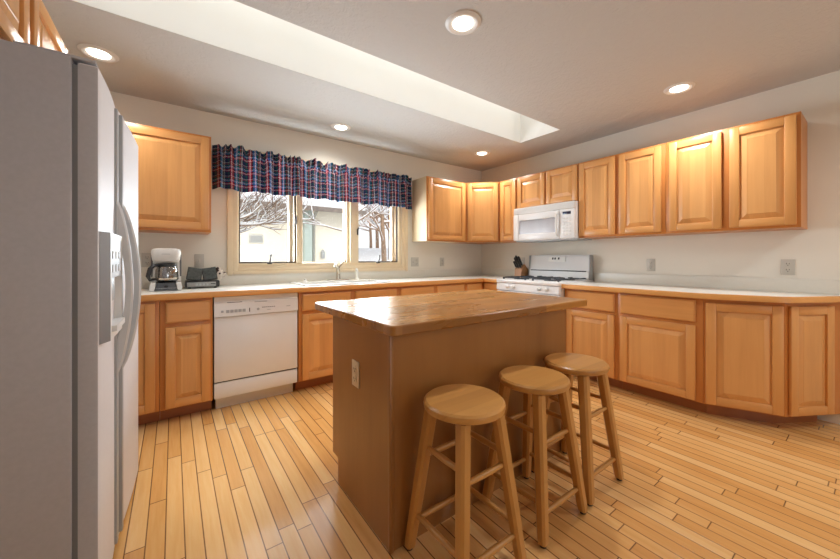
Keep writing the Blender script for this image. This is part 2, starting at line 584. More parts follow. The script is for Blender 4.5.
for a, b, fin in ((PANES[0][1] + .012, PANES[1][0] - .012, 0), (PANES[1][1] + .040, PANES[2][0] - .012, 1)):
    mb = MB(); mb.box(a, b, -.012, .12, PZ0 - .014, PZ1 + .012, .004)
    if fin: mb.box(a - .03, a, .02, .12, PZ0 - .014, PZ1 + .012, .003)
    mb.build('mullion', M['cream_trim'], w1)
for i, (a, b) in enumerate(PANES):
    fw = .014 if i != 1 else .010
    mt = M['screen'] if i != 1 else M['cream_trim']
    mb = MB()
    y0, y1 = (.015, .045) if i != 1 else (.05, .10)
    mb.box(a - fw, a, y0, y1, PZ0 - fw, PZ1 + fw); mb.box(b, b + fw, y0, y1, PZ0 - fw, PZ1 + fw)
    mb.box(a, b, y0, y1, PZ0 - fw, PZ0); mb.box(a, b, y0, y1, PZ1, PZ1 + fw)
    sash = mb.build('sash_frame', mt, w1, 'dark screen frame' if i != 1 else None)
    if i != 1:      # pale casement sash seen through the screen frame
        mb = MB(); mb.box(b - .045, b - .004, .055, .10, PZ0, PZ1); mb.build('sash_stile', M['cream_trim'], sash)
    mb = MB(); mb.box(a - .005, b + .005, .075, .081, PZ0 - .008, PZ1 + .008); mb.build('glass_pane', M['glass'], w1)
for x in (-2.90, -1.72):                 # casement cranks
    mb = MB(); mb.box(x - .022, x + .022, -.018, .013, PZ0 - .022, PZ0 - .004, .003)
    mb.tube([(x, -.018, PZ0 - .008), (x, -.035, PZ0 + .02), (x + .006, -.03, PZ0 + .055)], [.008, .007, .006], 8)
    mb.lathe([(.001, -.012), (.009, -.008), (.009, .008), (.001, .012)], (x + .006, -.03, PZ0 + .062), 10)
    mb.build('crank_handle', M['bronze'], w1, 'dark casement crank')
for x, z in ((-2.652, 1.50), (-1.985, 1.42)):
    mb = MB(); mb.box(x - .008, x + .004, -.012 - .02, -.011, z - .035, z + .035, .002); mb.tube([(x - .002, -.025, z), (x - .004, -.045, z + .05)], .006, 8)
    mb.build('sash_lock', M['bronze'], w1, 'dark sash lock')

# ------------------------------------------------------------------ valance
vx0, vx1 = -3.372, -1.262
root = thing('window_valance', 'navy and red tartan gathered valance across the top of the window', 'curtain', (-2.325, -.09, 1.72))
bm = bmesh.new(); uvl = bm.loops.layers.uv.new('UVMap')
NX, NZ = 640, 26
zb, zt_ = 1.728, 2.115
random.seed(5)
ph = [0.0]; 
def fold(u):
    a = noise.noise(Vector((u * 3.0, 1.3, 0))) * 1.8
    return math.sin(u * 66 + a * 4) * .75 + math.sin(u * 37 + a * 5 + 1) * .5
grid = []; arc = 0.0; prev = None; arcs = []
for i in range(NX + 1):
    u = i / NX * (vx1 - vx0); x = vx0 + u
    p = (x, fold(u) * .028)
    if prev: arc += math.hypot(p[0] - prev[0], p[1] - prev[1])
    prev = p; arcs.append(arc)
rodz = 2.040
for i in range(NX + 1):
    u = i / NX * (vx1 - vx0); x = vx0 + u
    col = []
    edge = min(u, vx1 - vx0 - u)
    for j in range(NZ + 1):
        v = j / NZ
        bot = zb + .006 * math.sin(u * 21) + .008 * noise.noise(Vector((u * 6, 5, 0)))
        top = zt_ - .004 + .034 * noise.noise(Vector((u * 12, 9, 0))) + .026 * noise.noise(Vector((u * 33, 2, 0)))
        z = bot + (top - bot) * v
        am = .036 * (1 - .4 * v)
        if z > rodz - .03 and z < rodz + .012: am *= .25
        f = fold(u + .012 * (1 - v) * math.sin(u * 17))
        if z > rodz + .012: f = math.sin(u * 95 + 4 * noise.noise(Vector((u * 9, 0, 4)))) * .9 + .5 * noise.noise(Vector((u * 40, v * 30, 1))); am = .030
        y = -.092 - am * f - .012 * (1 - v)
        # returns to the wall at each end
        if edge < .07: y = -.022 + (y + .022) * math.sin(min(1, edge / .07) * PI / 2)
        col.append(bm.verts.new((x, y, z)))
    grid.append(col)
for i in range(NX):
    for j in range(NZ):
        f = bm.faces.new((grid[i][j], grid[i + 1][j], grid[i + 1][j + 1], grid[i][j + 1])); f.smooth = True
        for l, (a, b) in zip(f.loops, ((i, j), (i + 1, j), (i + 1, j + 1), (i, j + 1))):
            l[uvl].uv = (arcs[a], (zt_ - zb) * b / NZ)
bmesh.ops.translate(bm, verts=bm.verts, vec=-Vector((-2.325, -.09, 1.72)))
me = bpy.data.meshes.new('gathered_fabric'); bm.to_mesh(me); bm.free(); me.materials.append(M['plaid'])
fab = bpy.data.objects.new('gathered_fabric', me); C.objects.link(fab); fab.parent = root
so = fab.modifiers.new('thickness', 'SOLIDIFY'); so.thickness = .002
mb = MB()
mb.tube([(vx0 + .03, -.002, rodz), (vx0 + .03, -.058, rodz), (vx1 - .03, -.058, rodz), (vx1 - .03, -.002, rodz)], .006, 10)
mb.build('curtain_rod', M['white2'], root)

# ------------------------------------------------------------------ cabinet builders
ST = .055


def door_parts(T, u0, u1, w0, w1, parent, hmat, n0=.0, th=.02, flat=False, name='door'):
    """framed door with a raised panel as its sub-part"""
    mb = MB(T); mb.mi = 0
    e = .0045
    mb.box(u0, u0 + ST, n0, n0 + th, w0, w1, e); mb.box(u1 - ST, u1, n0, n0 + th, w0, w1, e)
    mb.mi = 1
    mb.box(u0 + ST - .001, u1 - ST + .001, n0, n0 + th - .0004, w0 + .0005, w0 + ST, e * .8); mb.box(u0 + ST - .001, u1 - ST + .001, n0, n0 + th - .0004, w1 - ST, w1 - .0005, e * .8)
    d = mb.build(name, [M['maple_v'], hmat], parent)
    mb = MB(T)
    a0, a1, b0, b1 = u0 + ST, u1 - ST, w0 + ST, w1 - ST
    sl = min(.036, (a1 - a0) * .2, (b1 - b0) * .2)

    def R(i, n): return [(a0 + i, n, b0 + i), (a1 - i, n, b0 + i), (a1 - i, n, b1 - i), (a0 + i, n, b1 - i)]
    mb.loops([R(-.004, n0 + .002), R(-.004, n0 + .0065), R(.004, n0 + .0065), R(sl, n0 + .0165), R(sl + .002, n0 + .0180)], True, True)
    mb.build('raised_panel', M['maple_panel'], d, smooth=False)
    return d


def drawer_part(T, u0, u1, w0, w1, parent, hmat, name='drawer'):
    mb = MB(T)

    def R(i, n): return [(u0 + i, n, w0 + i), (u1 - i, n, w0 + i), (u1 - i, n, w1 - i), (u0 + i, n, w1 - i)]
    mb.loops([R(0, 0), R(0, .011), R(.004, .0165), R(.011, .020)], True, True)
    return mb.build(name, hmat, parent, smooth=False)


def cabinet(name, label, cat, group, T, Wd, D, z0, z1, fronts, hmat, toe=None, sidemat=None, open_top=False):
    base = T @ Vector((Wd / 2, -D / 2, 0 if toe else z0))
    r = thing(name, label, cat, base, group)
    mb = MB(T)
    if open_top:
        mb.box(0, .018, -D + .002, -.02, z0, z1); mb.box(Wd - .018, Wd, -D + .002, -.02, z0, z1)
        mb.box(.018, Wd - .018, -D + .002, -D + .014, z0, z1); mb.box(.018, Wd - .018, -D + .014, -.02, z0, z0 + .018)
    else: mb.box(0, Wd, -D + .002, -.02, z0, z1)
    mb.build('cabinet_box', sidemat or M['maple_frame'], r)
    mb = MB(T); mb.box(0, Wd, -.02, 0, z0, z1, .0015); mb.build('face_frame', M['maple_frame'], r)
    for f in fronts:
        if f[0] == 'door': door_parts(T, *f[1:5], r, hmat)
        elif f[0] == 'drawer': drawer_part(T, *f[1:5], r, hmat)
        elif f[0] == 'false': drawer_part(T, *f[1:5], r, hmat, 'drawer_front')
    if toe:
        mb = MB(T); mb.box(0, Wd, -D + .03, -toe, 0, z0); mb.build('toe_kick', M['maple_dark'], r)
    return r


UZ0, UZ1 = 1.332, 2.094
FU = -.312      # upper face frame plane distance
G = 'honey maple wall cabinets'
def TB(x, y): return frame((x, y, 0), (1, 0, 0), (0, -1, 0))       # back wall units
def TR(y, x): return frame((x, y, 0), (0, -1, 0), (-1, 0, 0))      # right wall units
def TL(y, x): return frame((x, y, 0), (0, 1, 0), (1, 0, 0))        # left wall units
dz0, dz1 = UZ0 + .018, UZ1 - .018

cabinet('wall_cabinet', 'maple wall cabinet between the fridge and the window', 'cabinet', G, TB(-4.032, FU), .63, .312, UZ0, UZ1,
        [('door', .014, .614, dz0, dz1)], M['maple_x'])
cabinet('wall_cabinet', 'single-door maple wall cabinet just right of the window', 'cabinet', G, TB(-1.238, FU), .626, .312, UZ0, UZ1,
        [('door', .014, .598, dz0, dz1)], M['maple_x'], sidemat=wood('pale_cabinet_side', srgb(212, 192, 160), 'z', tone=.08, grain=.08))
# diagonal corner unit
r = thing('corner_wall_cabinet', 'diagonal maple corner cabinet between the window cabinet and the stove', 'cabinet', (-.3, -.3, UZ0), G)
P0, P1 = Vector((-.612, -.312)), Vector((-.312, -.612))
mb = MB(); mb.prism([(-.002, -.002), (-.611, -.002), (-.611, -.312), (-.312, -.611), (-.002, -.611)], UZ0, UZ1); mb.build('cabinet_box', M['maple_frame'], r)
Td = frame((P0.x, P0.y, 0), (1, -1, 0), (-1, -1, 0)); Ld = (P1 - P0).length
door_parts(Td, .022, Ld - .022, dz0, dz1, r, M['maple_x'])
cabinet('wall_cabinet', 'narrow maple wall cabinet beside the microwave, next to the corner', 'cabinet', G, TR(-.613, FU), .272, .312, UZ0, UZ1,
        [('door', .022, .256, dz0, dz1)], M['maple_y'])
cabinet('wall_cabinet', 'short two-door maple cabinet directly above the microwave', 'cabinet', G, TR(-.887, FU), .755, .312, 1.71, UZ1,
        [('door', .008, .372, 1.722, dz1), ('door', .392, .748, 1.722, dz1)], M['maple_y'])
cabinet('wall_cabinet', 'two-door maple wall cabinet just right of the microwave', 'cabinet', G, TR(-1.645, FU), .750, .312, UZ0, UZ1,
        [('door', .008, .350, dz0, dz1), ('door', .387, .722, dz0, dz1)], M['maple_y'])
cabinet('wall_cabinet', 'two-door maple wall cabinet at the open end of the right wall', 'cabinet', G, TR(-2.398, FU), .754, .312, UZ0, UZ1,
        [('door', .024, .358, dz0, dz1), ('door', .402, .735, dz0, dz1)], M['maple_y'])
cabinet('wall_cabinet', 'maple cabinet mounted high above the fridge', 'cabinet', G, TL(-2.18, -4.06), .94, .605, 1.77, UZ1,
        [('door', .02, .420, 1.782, dz1 + .012), ('door', .468, .925, 1.782, dz1 + .012)], M['maple_y'])

# base cabinets
BF = -.60
BT = .845
GB = 'honey maple base cabinets'
wz = (.105, .655); dwz = (.682, .826)
cabinet('base_cabinet', 'full-height-door maple base cabinet beside the fridge', 'cabinet', GB, TB(-4.45, BF), .728, .60, .095, BT,
        [('door', .30, .706, .105, .826)], M['maple_x'], toe=.09)
cabinet('base_cabinet', 'maple base cabinet with one drawer, left of the dishwasher', 'cabinet', GB, TB(-3.720, BF), .305, .60, .095, BT,
        [('drawer', .030, .290, *dwz), ('door', .030, .290, *wz)], M['maple_x'], toe=.09)
cabinet('sink_base_cabinet', 'maple sink base cabinet just right of the dishwasher', 'cabinet', GB, TB(-2.803, BF), .985, .60, .095, BT,
        [('false', .026, .462, *dwz), ('false', .508, .955, *dwz), ('door', .026, .462, *wz), ('door', .508, .955, *wz)], M['maple_x'], toe=.09, open_top=True)
cabinet('base_cabinet', 'maple base cabinet in the back run, seen past the island top towards the corner', 'cabinet', GB, TB(-1.816, BF), .915, .60, .095, BT,
        [('drawer', .018, .440, *dwz), ('drawer', .490, .885, *dwz), ('door', .018, .440, *wz), ('door', .490, .885, *wz)], M['maple_x'], toe=.09)
r = thing('corner_base_cabinet', 'maple corner base cabinet tucked between the back run and the stove', 'cabinet', (-.4, -.4, 0), GB)
mb = MB(); mb.prism([(-.002, -.002), (-.899, -.002), (-.899, -.60), (-.60, -.60), (-.60, -.883), (-.002, -.883)], .095, BT); mb.build('cabinet_box', M['maple_frame'], r)
drawer_part(TB(-.899, BF), .018, .255, *dwz, r, M['maple_x']); door_parts(TB(-.899, BF), .018, .255, *wz, r, M['maple_x'])
drawer_part(TR(-.60, BF), .025, .265, *dwz, r, M['maple_y']); door_parts(TR(-.60, BF), .025, .265, *wz, r, M['maple_y'])
mb = MB(); mb.prism([(-.02, -.02), (-.899, -.02), (-.899, -.51), (-.51, -.51), (-.51, -.883), (-.02, -.883)], 0, .095); mb.build('toe_kick', M['maple_dark'], r)

RB = -.592
rz = (.100, .640); rdz = (.664, .822)
cabinet('base_cabinet', 'maple base cabinet with one drawer, right beside the stove', 'cabinet', GB, TR(-1.655, RB), .485, .59, .09, .838,
        [('drawer', .03, .462, *rdz), ('door', .03, .462, *rz)], M['maple_y'], toe=.08)
cabinet('base_cabinet', 'wide-drawer maple base cabinet between the stove-side cabinet and the angled end', 'cabinet', GB, TR(-2.142, RB), .572, .59, .09, .838,
        [('drawer', .022, .530, *rdz), ('door', .022, .530, *rz)], M['maple_y'], toe=.08)
r = thing('end_base_cabinet', 'angled maple end cabinet closing the right-hand run of counter', 'cabinet', (-.25, -2.95, 0), GB)
A0, A1, A2 = Vector((-.594, -2.718)), Vector((-.420, -3.094)), Vector((-.030, -3.320))
mb = MB(); mb.prism([(-.002, -2.716), (-.594, -2.716), tuple(A1), tuple(A2), (-.002, -3.336)], .09, .838); mb.build('cabinet_box', M['maple_frame'], r)
d1 = (A1 - A0); T1 = frame((A0.x, A0.y, 0), (d1.x, d1.y, 0), (d1.y, -d1.x, 0))
door_parts(T1, .008, d1.length - .012, .100, .812, r, M['maple_y'])
d2 = (A2 - A1); T2 = frame((A1.x, A1.y, 0), (d2.x, d2.y, 0), (d2.y, -d2.x, 0))
door_parts(T2, .020, .345, .100, .812, r, M['maple_y'])
mb = MB(); mb.prism([(-.02, -2.716), (-.520, -2.716), (-.335, -3.035), (-.06, -3.20), (-.02, -3.20)], 0, .09); mb.build('toe_kick', M['maple_dark'], r)

# ------------------------------------------------------------------ worktops
CT = .885
ct = thing('countertop', 'white laminate worktop with wood edge under the window, turning the corner to the stove', 'countertop', (-2.3, -.3, BT))
SX0, SX1, SY0, SY1 = -2.72, -1.90, -.545, -.115
mb = MB()
mb.box(X0 + .002, SX0, -.62, -.002, BT + .002, CT); mb.box(SX1, -.002, -.62, -.002, BT + .002, CT)
mb.box(SX0, SX1, -.62, SY0, BT + .002, CT); mb.box(SX0, SX1, SY1, -.002, BT + .002, CT)
mb.box(-.62, -.002, -.884, -.62, BT + .002, CT)
mb.build('laminate_top', M['laminate'], ct, smooth=False)
mb = MB(); mb.box(X0 + .002, -.62, -.642, -.62, BT, CT + .001, .004); mb.box(-.642, -.62, -.884, -.642, BT, CT + .001, .004); mb.build('wood_edge', M['edge_x'], ct, 'honey wood edge strip')
mb = MB(); mb.box(X0 + .002, -.002, -.020, -.002, CT, .982, .002); mb.box(-.020, -.002, -.884, -.020, CT, .982, .002); mb.build('backsplash', M['splash'], ct)

CR = .878
ct2 = thing('countertop', 'white laminate worktop with wood edge right of the stove, ending in angled corners', 'countertop', (-.3, -2.5, .838))
outer = [(-.002, -1.657), (-.648, -1.657), (-.648, -2.715), (-.520, -3.050), (-.496, -3.098), (-.455, -3.140), (-.405, -3.172), (-.10, -3.335), (-.002, -3.385)]
inner = offset_poly(outer, .022)
inner[0] = (-.002, -1.657); inner[1] = (-.626, -1.657); inner[-1] = (-.002, -3.360)
mb = MB(); mb.prism(inner, .840, CR); mb.build('laminate_top', M['laminate'], ct2, smooth=False)
mb = MB()
o_, i_ = outer[1:], inner[1:]
rings = [[(o_[k][0], o_[k][1], .838 + .003), (o_[k][0], o_[k][1], CR - .003), (o_[k][0] * .9 + i_[k][0] * .1, o_[k][1] * .9 + i_[k][1] * .1, CR + .001), (*i_[k], CR + .001), (*i_[k], .838)] for k in range(len(o_))]
mb.loops(rings); mb.build('wood_edge', M['edge_y'], ct2, 'honey wood edge strip')
mb = MB(); mb.box(-.020, -.002, -3.372, -1.657, CR, .975, .002); mb.build('backsplash', M['splash'], ct2)

# ------------------------------------------------------------------ sink and taps
sk = thing('kitchen_sink', 'white double-bowl drop-in sink under the window', 'sink', (-2.31, -.33, CT))
mb = MB()
rimz = CT + .012
def rect(x0, x1, y0, y1, z, r=.04, k=4):
    pts = []
    for cx, cy, a0 in ((x1 - r, y1 - r, 0), (x0 + r, y1 - r, PI / 2), (x0 + r, y0 + r, PI), (x1 - r, y0 + r, 1.5 * PI)):
        for i in range(k + 1):
            a = a0 + i / k * PI / 2
            pts.append((cx + r * math.cos(a), cy + r * math.sin(a), z))
    return pts
rx0, rx1, ry0, ry1 = SX0 - .018, SX1 + .018, SY0 - .018, SY1 + .035
mb.box(rx0, rx1, SY1 - .05, ry1, CT, rimz, .005)
mb.box(rx0, rx1, ry0, SY0 + .02, CT, rimz, .005)
mb.box(rx0, SX0 + .025, SY0 + .02, SY1 - .05, CT, rimz, .005); mb.box(SX1 - .025, rx1, SY0 + .02, SY1 - .05, CT, rimz, .005)
mb.box(-2.33, -2.29, SY0 + .02, SY1 - .05, CT - .01, rimz - .002, .005)
mb.build('rim', M['porcelain'], sk)
for a, b in ((SX0 + .012, -2.325), (-2.295, SX1 - .012)):
    mb = MB()
    mb.loops([rect(a, b, SY0 + .012, SY1 - .042, rimz - .004, .05), rect(a + .012, b - .012, SY0 + .024, SY1 - .054, CT - .15, .05), rect(a + .06, b - .06, SY0 + .06, SY1 - .09, CT - .17, .04)], False, True)
    bw = mb.build('bowl', M['porcelain'], sk)
    mb = MB(); mb.lathe([(.001, CT - .169), (.035, CT - .169), (.035, CT - .166), (.001, CT - .166)], ((a + b) / 2, -.33, 0), 20); mb.build('drain', M['chrome'], bw)
fc = thing('kitchen_faucet', 'brushed nickel faucet with a curved spout at the back of the sink', 'faucet', (-2.255, -.12, rimz))
fx, fy = -2.255, -.115
mb = MB(); mb.rot_box((fx, fy, rimz + .006), (.11, .026, .006), 0, .004); mb.build('base_plate', M['chrome'], fc)
mb = MB(); mb.lathe([(.024, rimz + .012), (.022, rimz + .05), (.019, rimz + .09), (.021, rimz + .105), (.016, rimz + .122)], (fx, fy, 0), 18); mb.build('faucet_body', M['chrome'], fc)
mb = MB(); mb.tube([(fx, fy - .004, rimz + .07), (fx - .02, fy - .04, rimz + .125), (fx - .05, fy - .09, rimz + .168), (fx - .08, fy - .14, rimz + .176), (fx - .10, fy - .175, rimz + .160), (fx - .105, fy - .185, rimz + .142)], [.016, .014, .012, .012, .013, .014], 12)
mb.build('spout', M['chrome'], fc)
mb = MB(); mb.tube([(fx, fy, rimz + .118), (fx + .015, fy - .004, rimz + .150), (fx + .055, fy - .01, rimz + .190), (fx + .075, fy - .012, rimz + .197)], [.015, .011, .009, .007], 10); mb.build('lever', M['chrome'], fc)
sp = thing('sink_sprayer', 'white pull-out sprayer standing at the back right of the sink', 'sprayer', (-2.04, -.115, rimz))
mb = MB(); mb.lathe([(.024, rimz), (.022, rimz + .012), (.014, rimz + .02)], (-2.04, -.115, 0), 16); mb.build('collar', M['porcelain'], sp)
mb = MB(); mb.tube([(-2.04, -.115, rimz + .015), (-2.04, -.115, rimz + .07), (-2.044, -.12, rimz + .10), (-2.055, -.135, rimz + .115)], [.012, .014, .016, .011], 12); mb.build('spray_head', M['porcelain'], sp)
ds = thing('drain_stopper', 'small white sink stopper on the back left of the sink rim', 'stopper', (-2.60, -.13, rimz))
mb = MB(); mb.lathe([(.026, rimz), (.026, rimz + .006), (.012, rimz + .012), (.010, rimz + .022), (.014, rimz + .026), (.002, rimz + .03)], (-2.60, -.13, 0), 18); mb.build('stopper_disc', M['porcelain'], ds)

# ------------------------------------------------------------------ dishwasher
dw = thing('dishwasher', 'white built-in dishwasher under the worktop left of the sink', 'dishwasher', (-3.11, -.3, 0))
dx0, dx1 = -3.410, -2.810
mb = MB(); mb.box(dx0 + .004, dx1 - .004, -.57, -.02, .10, .842); mb.build('tub_body', M['grey'], dw)
mb = MB(); mb.box(dx0 + .003, dx1 - .003, -.605, -.571, .218, .694, .006); mb.build('door', M['white'], dw)
mb = MB(); mb.box(dx0 + .003, dx1 - .003, -.600, -.571, .095, .208, .005); mb.build('lower_panel', M['white'], dw)
mb = MB(); mb.box(dx0 + .012, dx1 - .012, -.59, -.571, .2085, .2175); mb.build('gap_seal', M['black'], dw)
mb = MB(); mb.box(dx0 + .02, dx1 - .02, -.53, -.50, 0, .095); mb.build('toe_panel', M['white2'], dw)
mb = MB(); mb.loops([[(x, -.571, .697), (x, -.618, .697), (x, -.613, .795), (x, -.602, .803), (x, -.606, .840), (x, -.571, .840)] for x in (dx0 + .003, dx1 - .003)])
cp = mb.build('control_panel', M['white'], dw)
mb = MB()
mb.box(dx0 + .085, dx0 + .185, -.6125, -.600, .786, .799, .001); mb.build('vent_slot', M['black'], cp)
mb = MB(); mb.box(dx0 + .27, dx0 + .36, -.6145, -.604, .788, .794); mb.build('logo_strip', M['grey'], cp)
for k in range(5):
    mb = MB(); x = dx0 + .078 + k * .027; mb.box(x, x + .022, -.6195, -.612, .722, .744, .001); mb.build('button', M['grey'], cp)
mb = MB(); mb.box(dx0 + .045, dx0 + .062, -.6190, -.612, .726, .742, .001); mb.build('button', M['grey'], cp)
mb = MB(); mb.lathe([(.010, -.6195), (.010, -.610)], (dx0 + .295, 0, .734), 16, 'y'); mb.build('button', M['grey'], cp)
mb = MB(); mb.box(dx0 + .232, dx0 + .238, -.6190, -.612, .718, .748)
mb.build('status_mark', M['dark_slot'], cp)
for k in range(7):
    mb = MB(); x = dx0 + .325 + k * .014; mb.box(x, x + .007, -.6185, -.612, .742, .748); mb.build('indicator', M['dark_slot'], cp)
mb = MB(); mb.box(dx0 + .36, dx0 + .385, -.6190, -.612, .722, .726); mb.box(dx0 + .505, dx0 + .535, -.6185, -.612, .738, .743)
mb.build('lettering_strip', M['grey'], cp)

# ------------------------------------------------------------------ fridge
fy0, fy1, fsp = -2.085, -1.200, -1.722
fr = thing('refrigerator', 'white side-by-side refrigerator with a grey side', 'refrigerator', (-4.25, -1.64, 0))
mb = MB(); mb.box(-4.64, -3.886, fy0, fy1, .02, 1.712, .004); mb.build('cabinet_shell', M['fridge_side'], fr, 'grey side and top')
mb = MB(); mb.box(-3.886, -3.874, fy0 + .012, fy1 - .012, .06, 1.695); mb.build('door_gasket', M['grey_gasket'], fr)
mb = MB(); mb.box(-3.90, -3.874, fy0 + .03, fy1 - .03, .0, .055); mb.build('kick_grille', M['grey'], fr)
def fdoor(y0, y1, xa, xb):
    n = 10; pts = [(-3.874, y0), (xa - .008, y0), (xa - .002, y0 + .002), (xa, y0 + .008)]
    for k in range(1, n):
        t = k / n; y = y0 + .012 + (y1 - y0 - .024) * t
        pts.append((xa + (xb - xa) * t + .004 * math.sin(PI * t), y))
    pts += [(xb, y1 - .012), (xb - .003, y1 - .003), (xb - .012, y1), (-3.874, y1)]
    mb = MB(); mb.prism(pts, .035, 1.706, .005)
    mb.bm.normal_update(); bmesh.ops.recalc_face_normals(mb.bm, faces=mb.bm.faces)
    for f in mb.bm.faces: f.material_index = 1 if abs(f.normal.y) > .8 else 0  # side-facing faces take the grey material
    return mb
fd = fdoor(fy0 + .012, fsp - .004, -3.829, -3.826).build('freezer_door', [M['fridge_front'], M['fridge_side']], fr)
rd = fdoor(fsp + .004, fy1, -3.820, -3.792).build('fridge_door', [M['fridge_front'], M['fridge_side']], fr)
for ya in (fy0 + .01, fy1 - .10):
    mb = MB(); mb.box(-4.00, -3.835, ya, ya + .09, 1.7125, 1.722, .003); mb.build('hinge_cover', M['fridge_side'], fr)
for (y, x0_, par, bow) in ((fsp - .034, -3.830, fd, .042), (fsp + .034, -3.822, rd, .054)):
    mb = MB(); mb.box(x0_ - .004, x0_ + .014, y - .017, y + .017, .05, 1.69, .004); mb.build('handle_trim', M['grey'], par, 'grey trim strip along the door edge')
    za, zb_ = .692, 1.340
    path = []; 
    for k in range(25):
        t = k / 24; z = za + (zb_ - za) * t
        path.append((x0_ + .010 + bow * math.sin(PI * t) ** .75, y, z))
    mb = MB()
    rings = []
    for k, (x, yy, z) in enumerate(path):
        t = k / 24; dep = .016 + .020 * (1 - math.sin(PI * t))
        rings.append([(x - dep, yy - .014, z), (x, yy - .014, z), (x + .006, yy - .006, z), (x + .006, yy + .006, z), (x, yy + .014, z), (x - dep, yy + .014, z)])
    mb.loops(rings); mb.build('handle', M['grey_light'], par, 'bowed vertical pull handle')
# ice and water dispenser
bz0, bz1 = .862, 1.208
fx0, fxn, fxf = -3.8285, -3.808, -3.803
mb = MB()
mb.loops([[(fx0, -2.018, z), (fxn, -2.018, z), (fxn, -1.996, z), (fx0, -1.996, z)] for z in (bz0, bz1)])
mb.loops([[(fx0, -1.785, z), (fxf, -1.785, z), (fxf, -1.762, z), (fx0, -1.752, z)] for z in (bz0, bz1)])
mb.loops([[(fx0, -1.996, z), (fxn, -1.996, z), (fxf, -1.785, z), (fx0, -1.785, z)] for z in (1.190, bz1)])
mb.loops([[(fx0, -1.996, z), (fxn, -1.996, z), (fxf, -1.785, z), (fx0, -1.785, z)] for z in (bz0, .885)])
bz = mb.build('dispenser', M['white2'], fd, smooth=False)
mb = MB(); mb.loops([[(fx0, -2.066, z), (fxn, -2.0181, z), (fx0, -2.0181, z)] for z in (bz0, bz1)]); mb.build('dispenser_side', M['shaded_white'], bz, 'side of the dispenser with its shade painted grey')  # shade on the side of the white dispenser, painted as grey
mb = MB(); mb.loops([[(fx0, -1.995, z), (fxn - .001, -1.995, z), (fxf - .001, -1.786, z), (fx0, -1.786, z)] for z in (1.062, 1.189)]); mb.build('dispenser_panel', M['grey'], fd)
mb = MB()
for k in range(3):
    for j in range(2):
        y = -1.975 + k * .062; xx = fxn + (fxf - fxn) * (y + 1.996) / .21
        mb.box(xx - .004, xx + .0012, y, y + .045, 1.080 + j * .045, 1.105 + j * .045)
mb.build('dispenser_buttons', M['grey_light'], fd)
mb = MB(); mb.box(fx0, fx0 + .002, -1.995, -1.786, .886, 1.061); mb.build('dispenser_recess', M['grey_gasket'], fd)
mb = MB(); mb.loops([[(fx0 + .002, -1.99, z), (fxn + .012, -1.985, z), (fxf + .010, -1.795, z), (fx0 + .002, -1.79, z)] for z in (.886, .905)]); mb.build('drip_tray', M['white2'], fd)
mb = MB(); mb.box(fx0 + .002, fx0 + .014, -1.93, -1.86, .98, 1.060, .003); mb.build('dispenser_paddle', M['grey'], fd)

# ------------------------------------------------------------------ range
ry0_, ry1_ = -1.652, -.888
rg = thing('gas_range', 'white gas range between the corner and the right-hand worktop', 'stove', (-.36, -1.27, 0))
mb = MB(); mb.box(-.655, -.025, ry0_, ry1_, .10, .858); mb.build('oven_body', M['white'], rg)
mb = MB(); mb.box(-.600, -.06, ry0_ + .02, ry1_ - .02, 0, .10); mb.build('toe_panel', M['black'], rg)
mb = MB(); mb.box(-.690, -.655, ry0_ + .004, ry1_ - .004, .275, .770, .006); od = mb.build('oven_door', M['white'], rg)
mb = MB(); mb.box(-.692, -.688, ry0_ + .13, ry1_ - .13, .40, .62); mb.build('oven_window', M['black'], od)
mb = MB(); mb.tube([(-.690, ry0_ + .08, .72), (-.730, ry0_ + .08, .72), (-.730, ry1_ - .08, .72), (-.690, ry1_ - .08, .72)], .011, 10); mb.build('door_handle', M['white2'], od)
mb = MB(); mb.box(-.688, -.655, ry0_ + .004, ry1_ - .004, .105, .265, .006); mb.build('drawer', M['white'], rg)
mb = MB(); mb.loops([[(-.655, y, .778), (-.690, y, .778), (-.683, y, .852), (-.655, y, .858)] for y in (ry0_ + .002, ry1_ - .002)]); cpn = mb.build('control_panel', M['white'], rg)
for y in (-1.045, -1.118, -1.440, -1.522):
    mb = MB(); mb.lathe([(.021, -.684), (.021, -.694), (.017, -.696), (.016, -.712), (.013, -.714)], (0, y, .818), 18, 'x'); mb.box(-.719, -.712, y - .003, y + .003, .806, .830, .001)
    mb.build('knob', M['white2'], cpn)
mb = MB(); mb.box(-.692, -.025, ry0_, ry1_, .858, .893, .006); mb.build('cooktop', M['white'], rg)
for cy in (-1.07, -1.455):
    for cx in (-.48, -.22):
        mb = MB(); mb.lathe([(.085, .8931), (.080, .898), (.045, .896), (.045, .904), (.036, .907), (.002, .907)], (cx, cy, 0), 24); mb.build('burner', M['iron'], rg)
    mb = MB()
    for yy in (cy - .145, cy + .145): mb.box(-.615, -.085, yy - .006, yy + .006, .906, .917, .002)
    for xx in (-.609, -.35, -.091): mb.box(xx - .006, xx + .006, cy - .145, cy + .145, .906, .917, .002)
    for cx in (-.48, -.22):
        mb.box(cx - .13, cx - .035, cy - .005, cy + .005, .908, .920, .002); mb.box(cx + .035, cx + .13, cy - .005, cy + .005, .908, .920, .002)
        mb.box(cx - .005, cx + .005, cy - .14, cy - .035, .908, .920, .002); mb.box(cx - .005, cx + .005, cy + .035, cy + .14, .908, .920, .002)
    for xx in (-.609, -.091):
        for yy in (cy - .145, cy + .145): mb.box(xx - .007, xx + .007, yy - .007, yy + .007, .893, .907)
    mb.build('grate', M['iron'], rg, 'dark cast-iron grate')
mb = MB()
mb.loops([[(-.025, y, .893), (-.105, y, .893), (-.100, y, .985), (-.090, y, .990)] + [(-.088 + .0 * 1, y, 1.0)] + [(-.066, y, 1.15), (-.055, y, 1.165), (-.025, y, 1.165)] for y in (ry0_ + .020, ry1_ - .012)])
bgd = mb.build('backguard', M['white'], rg)
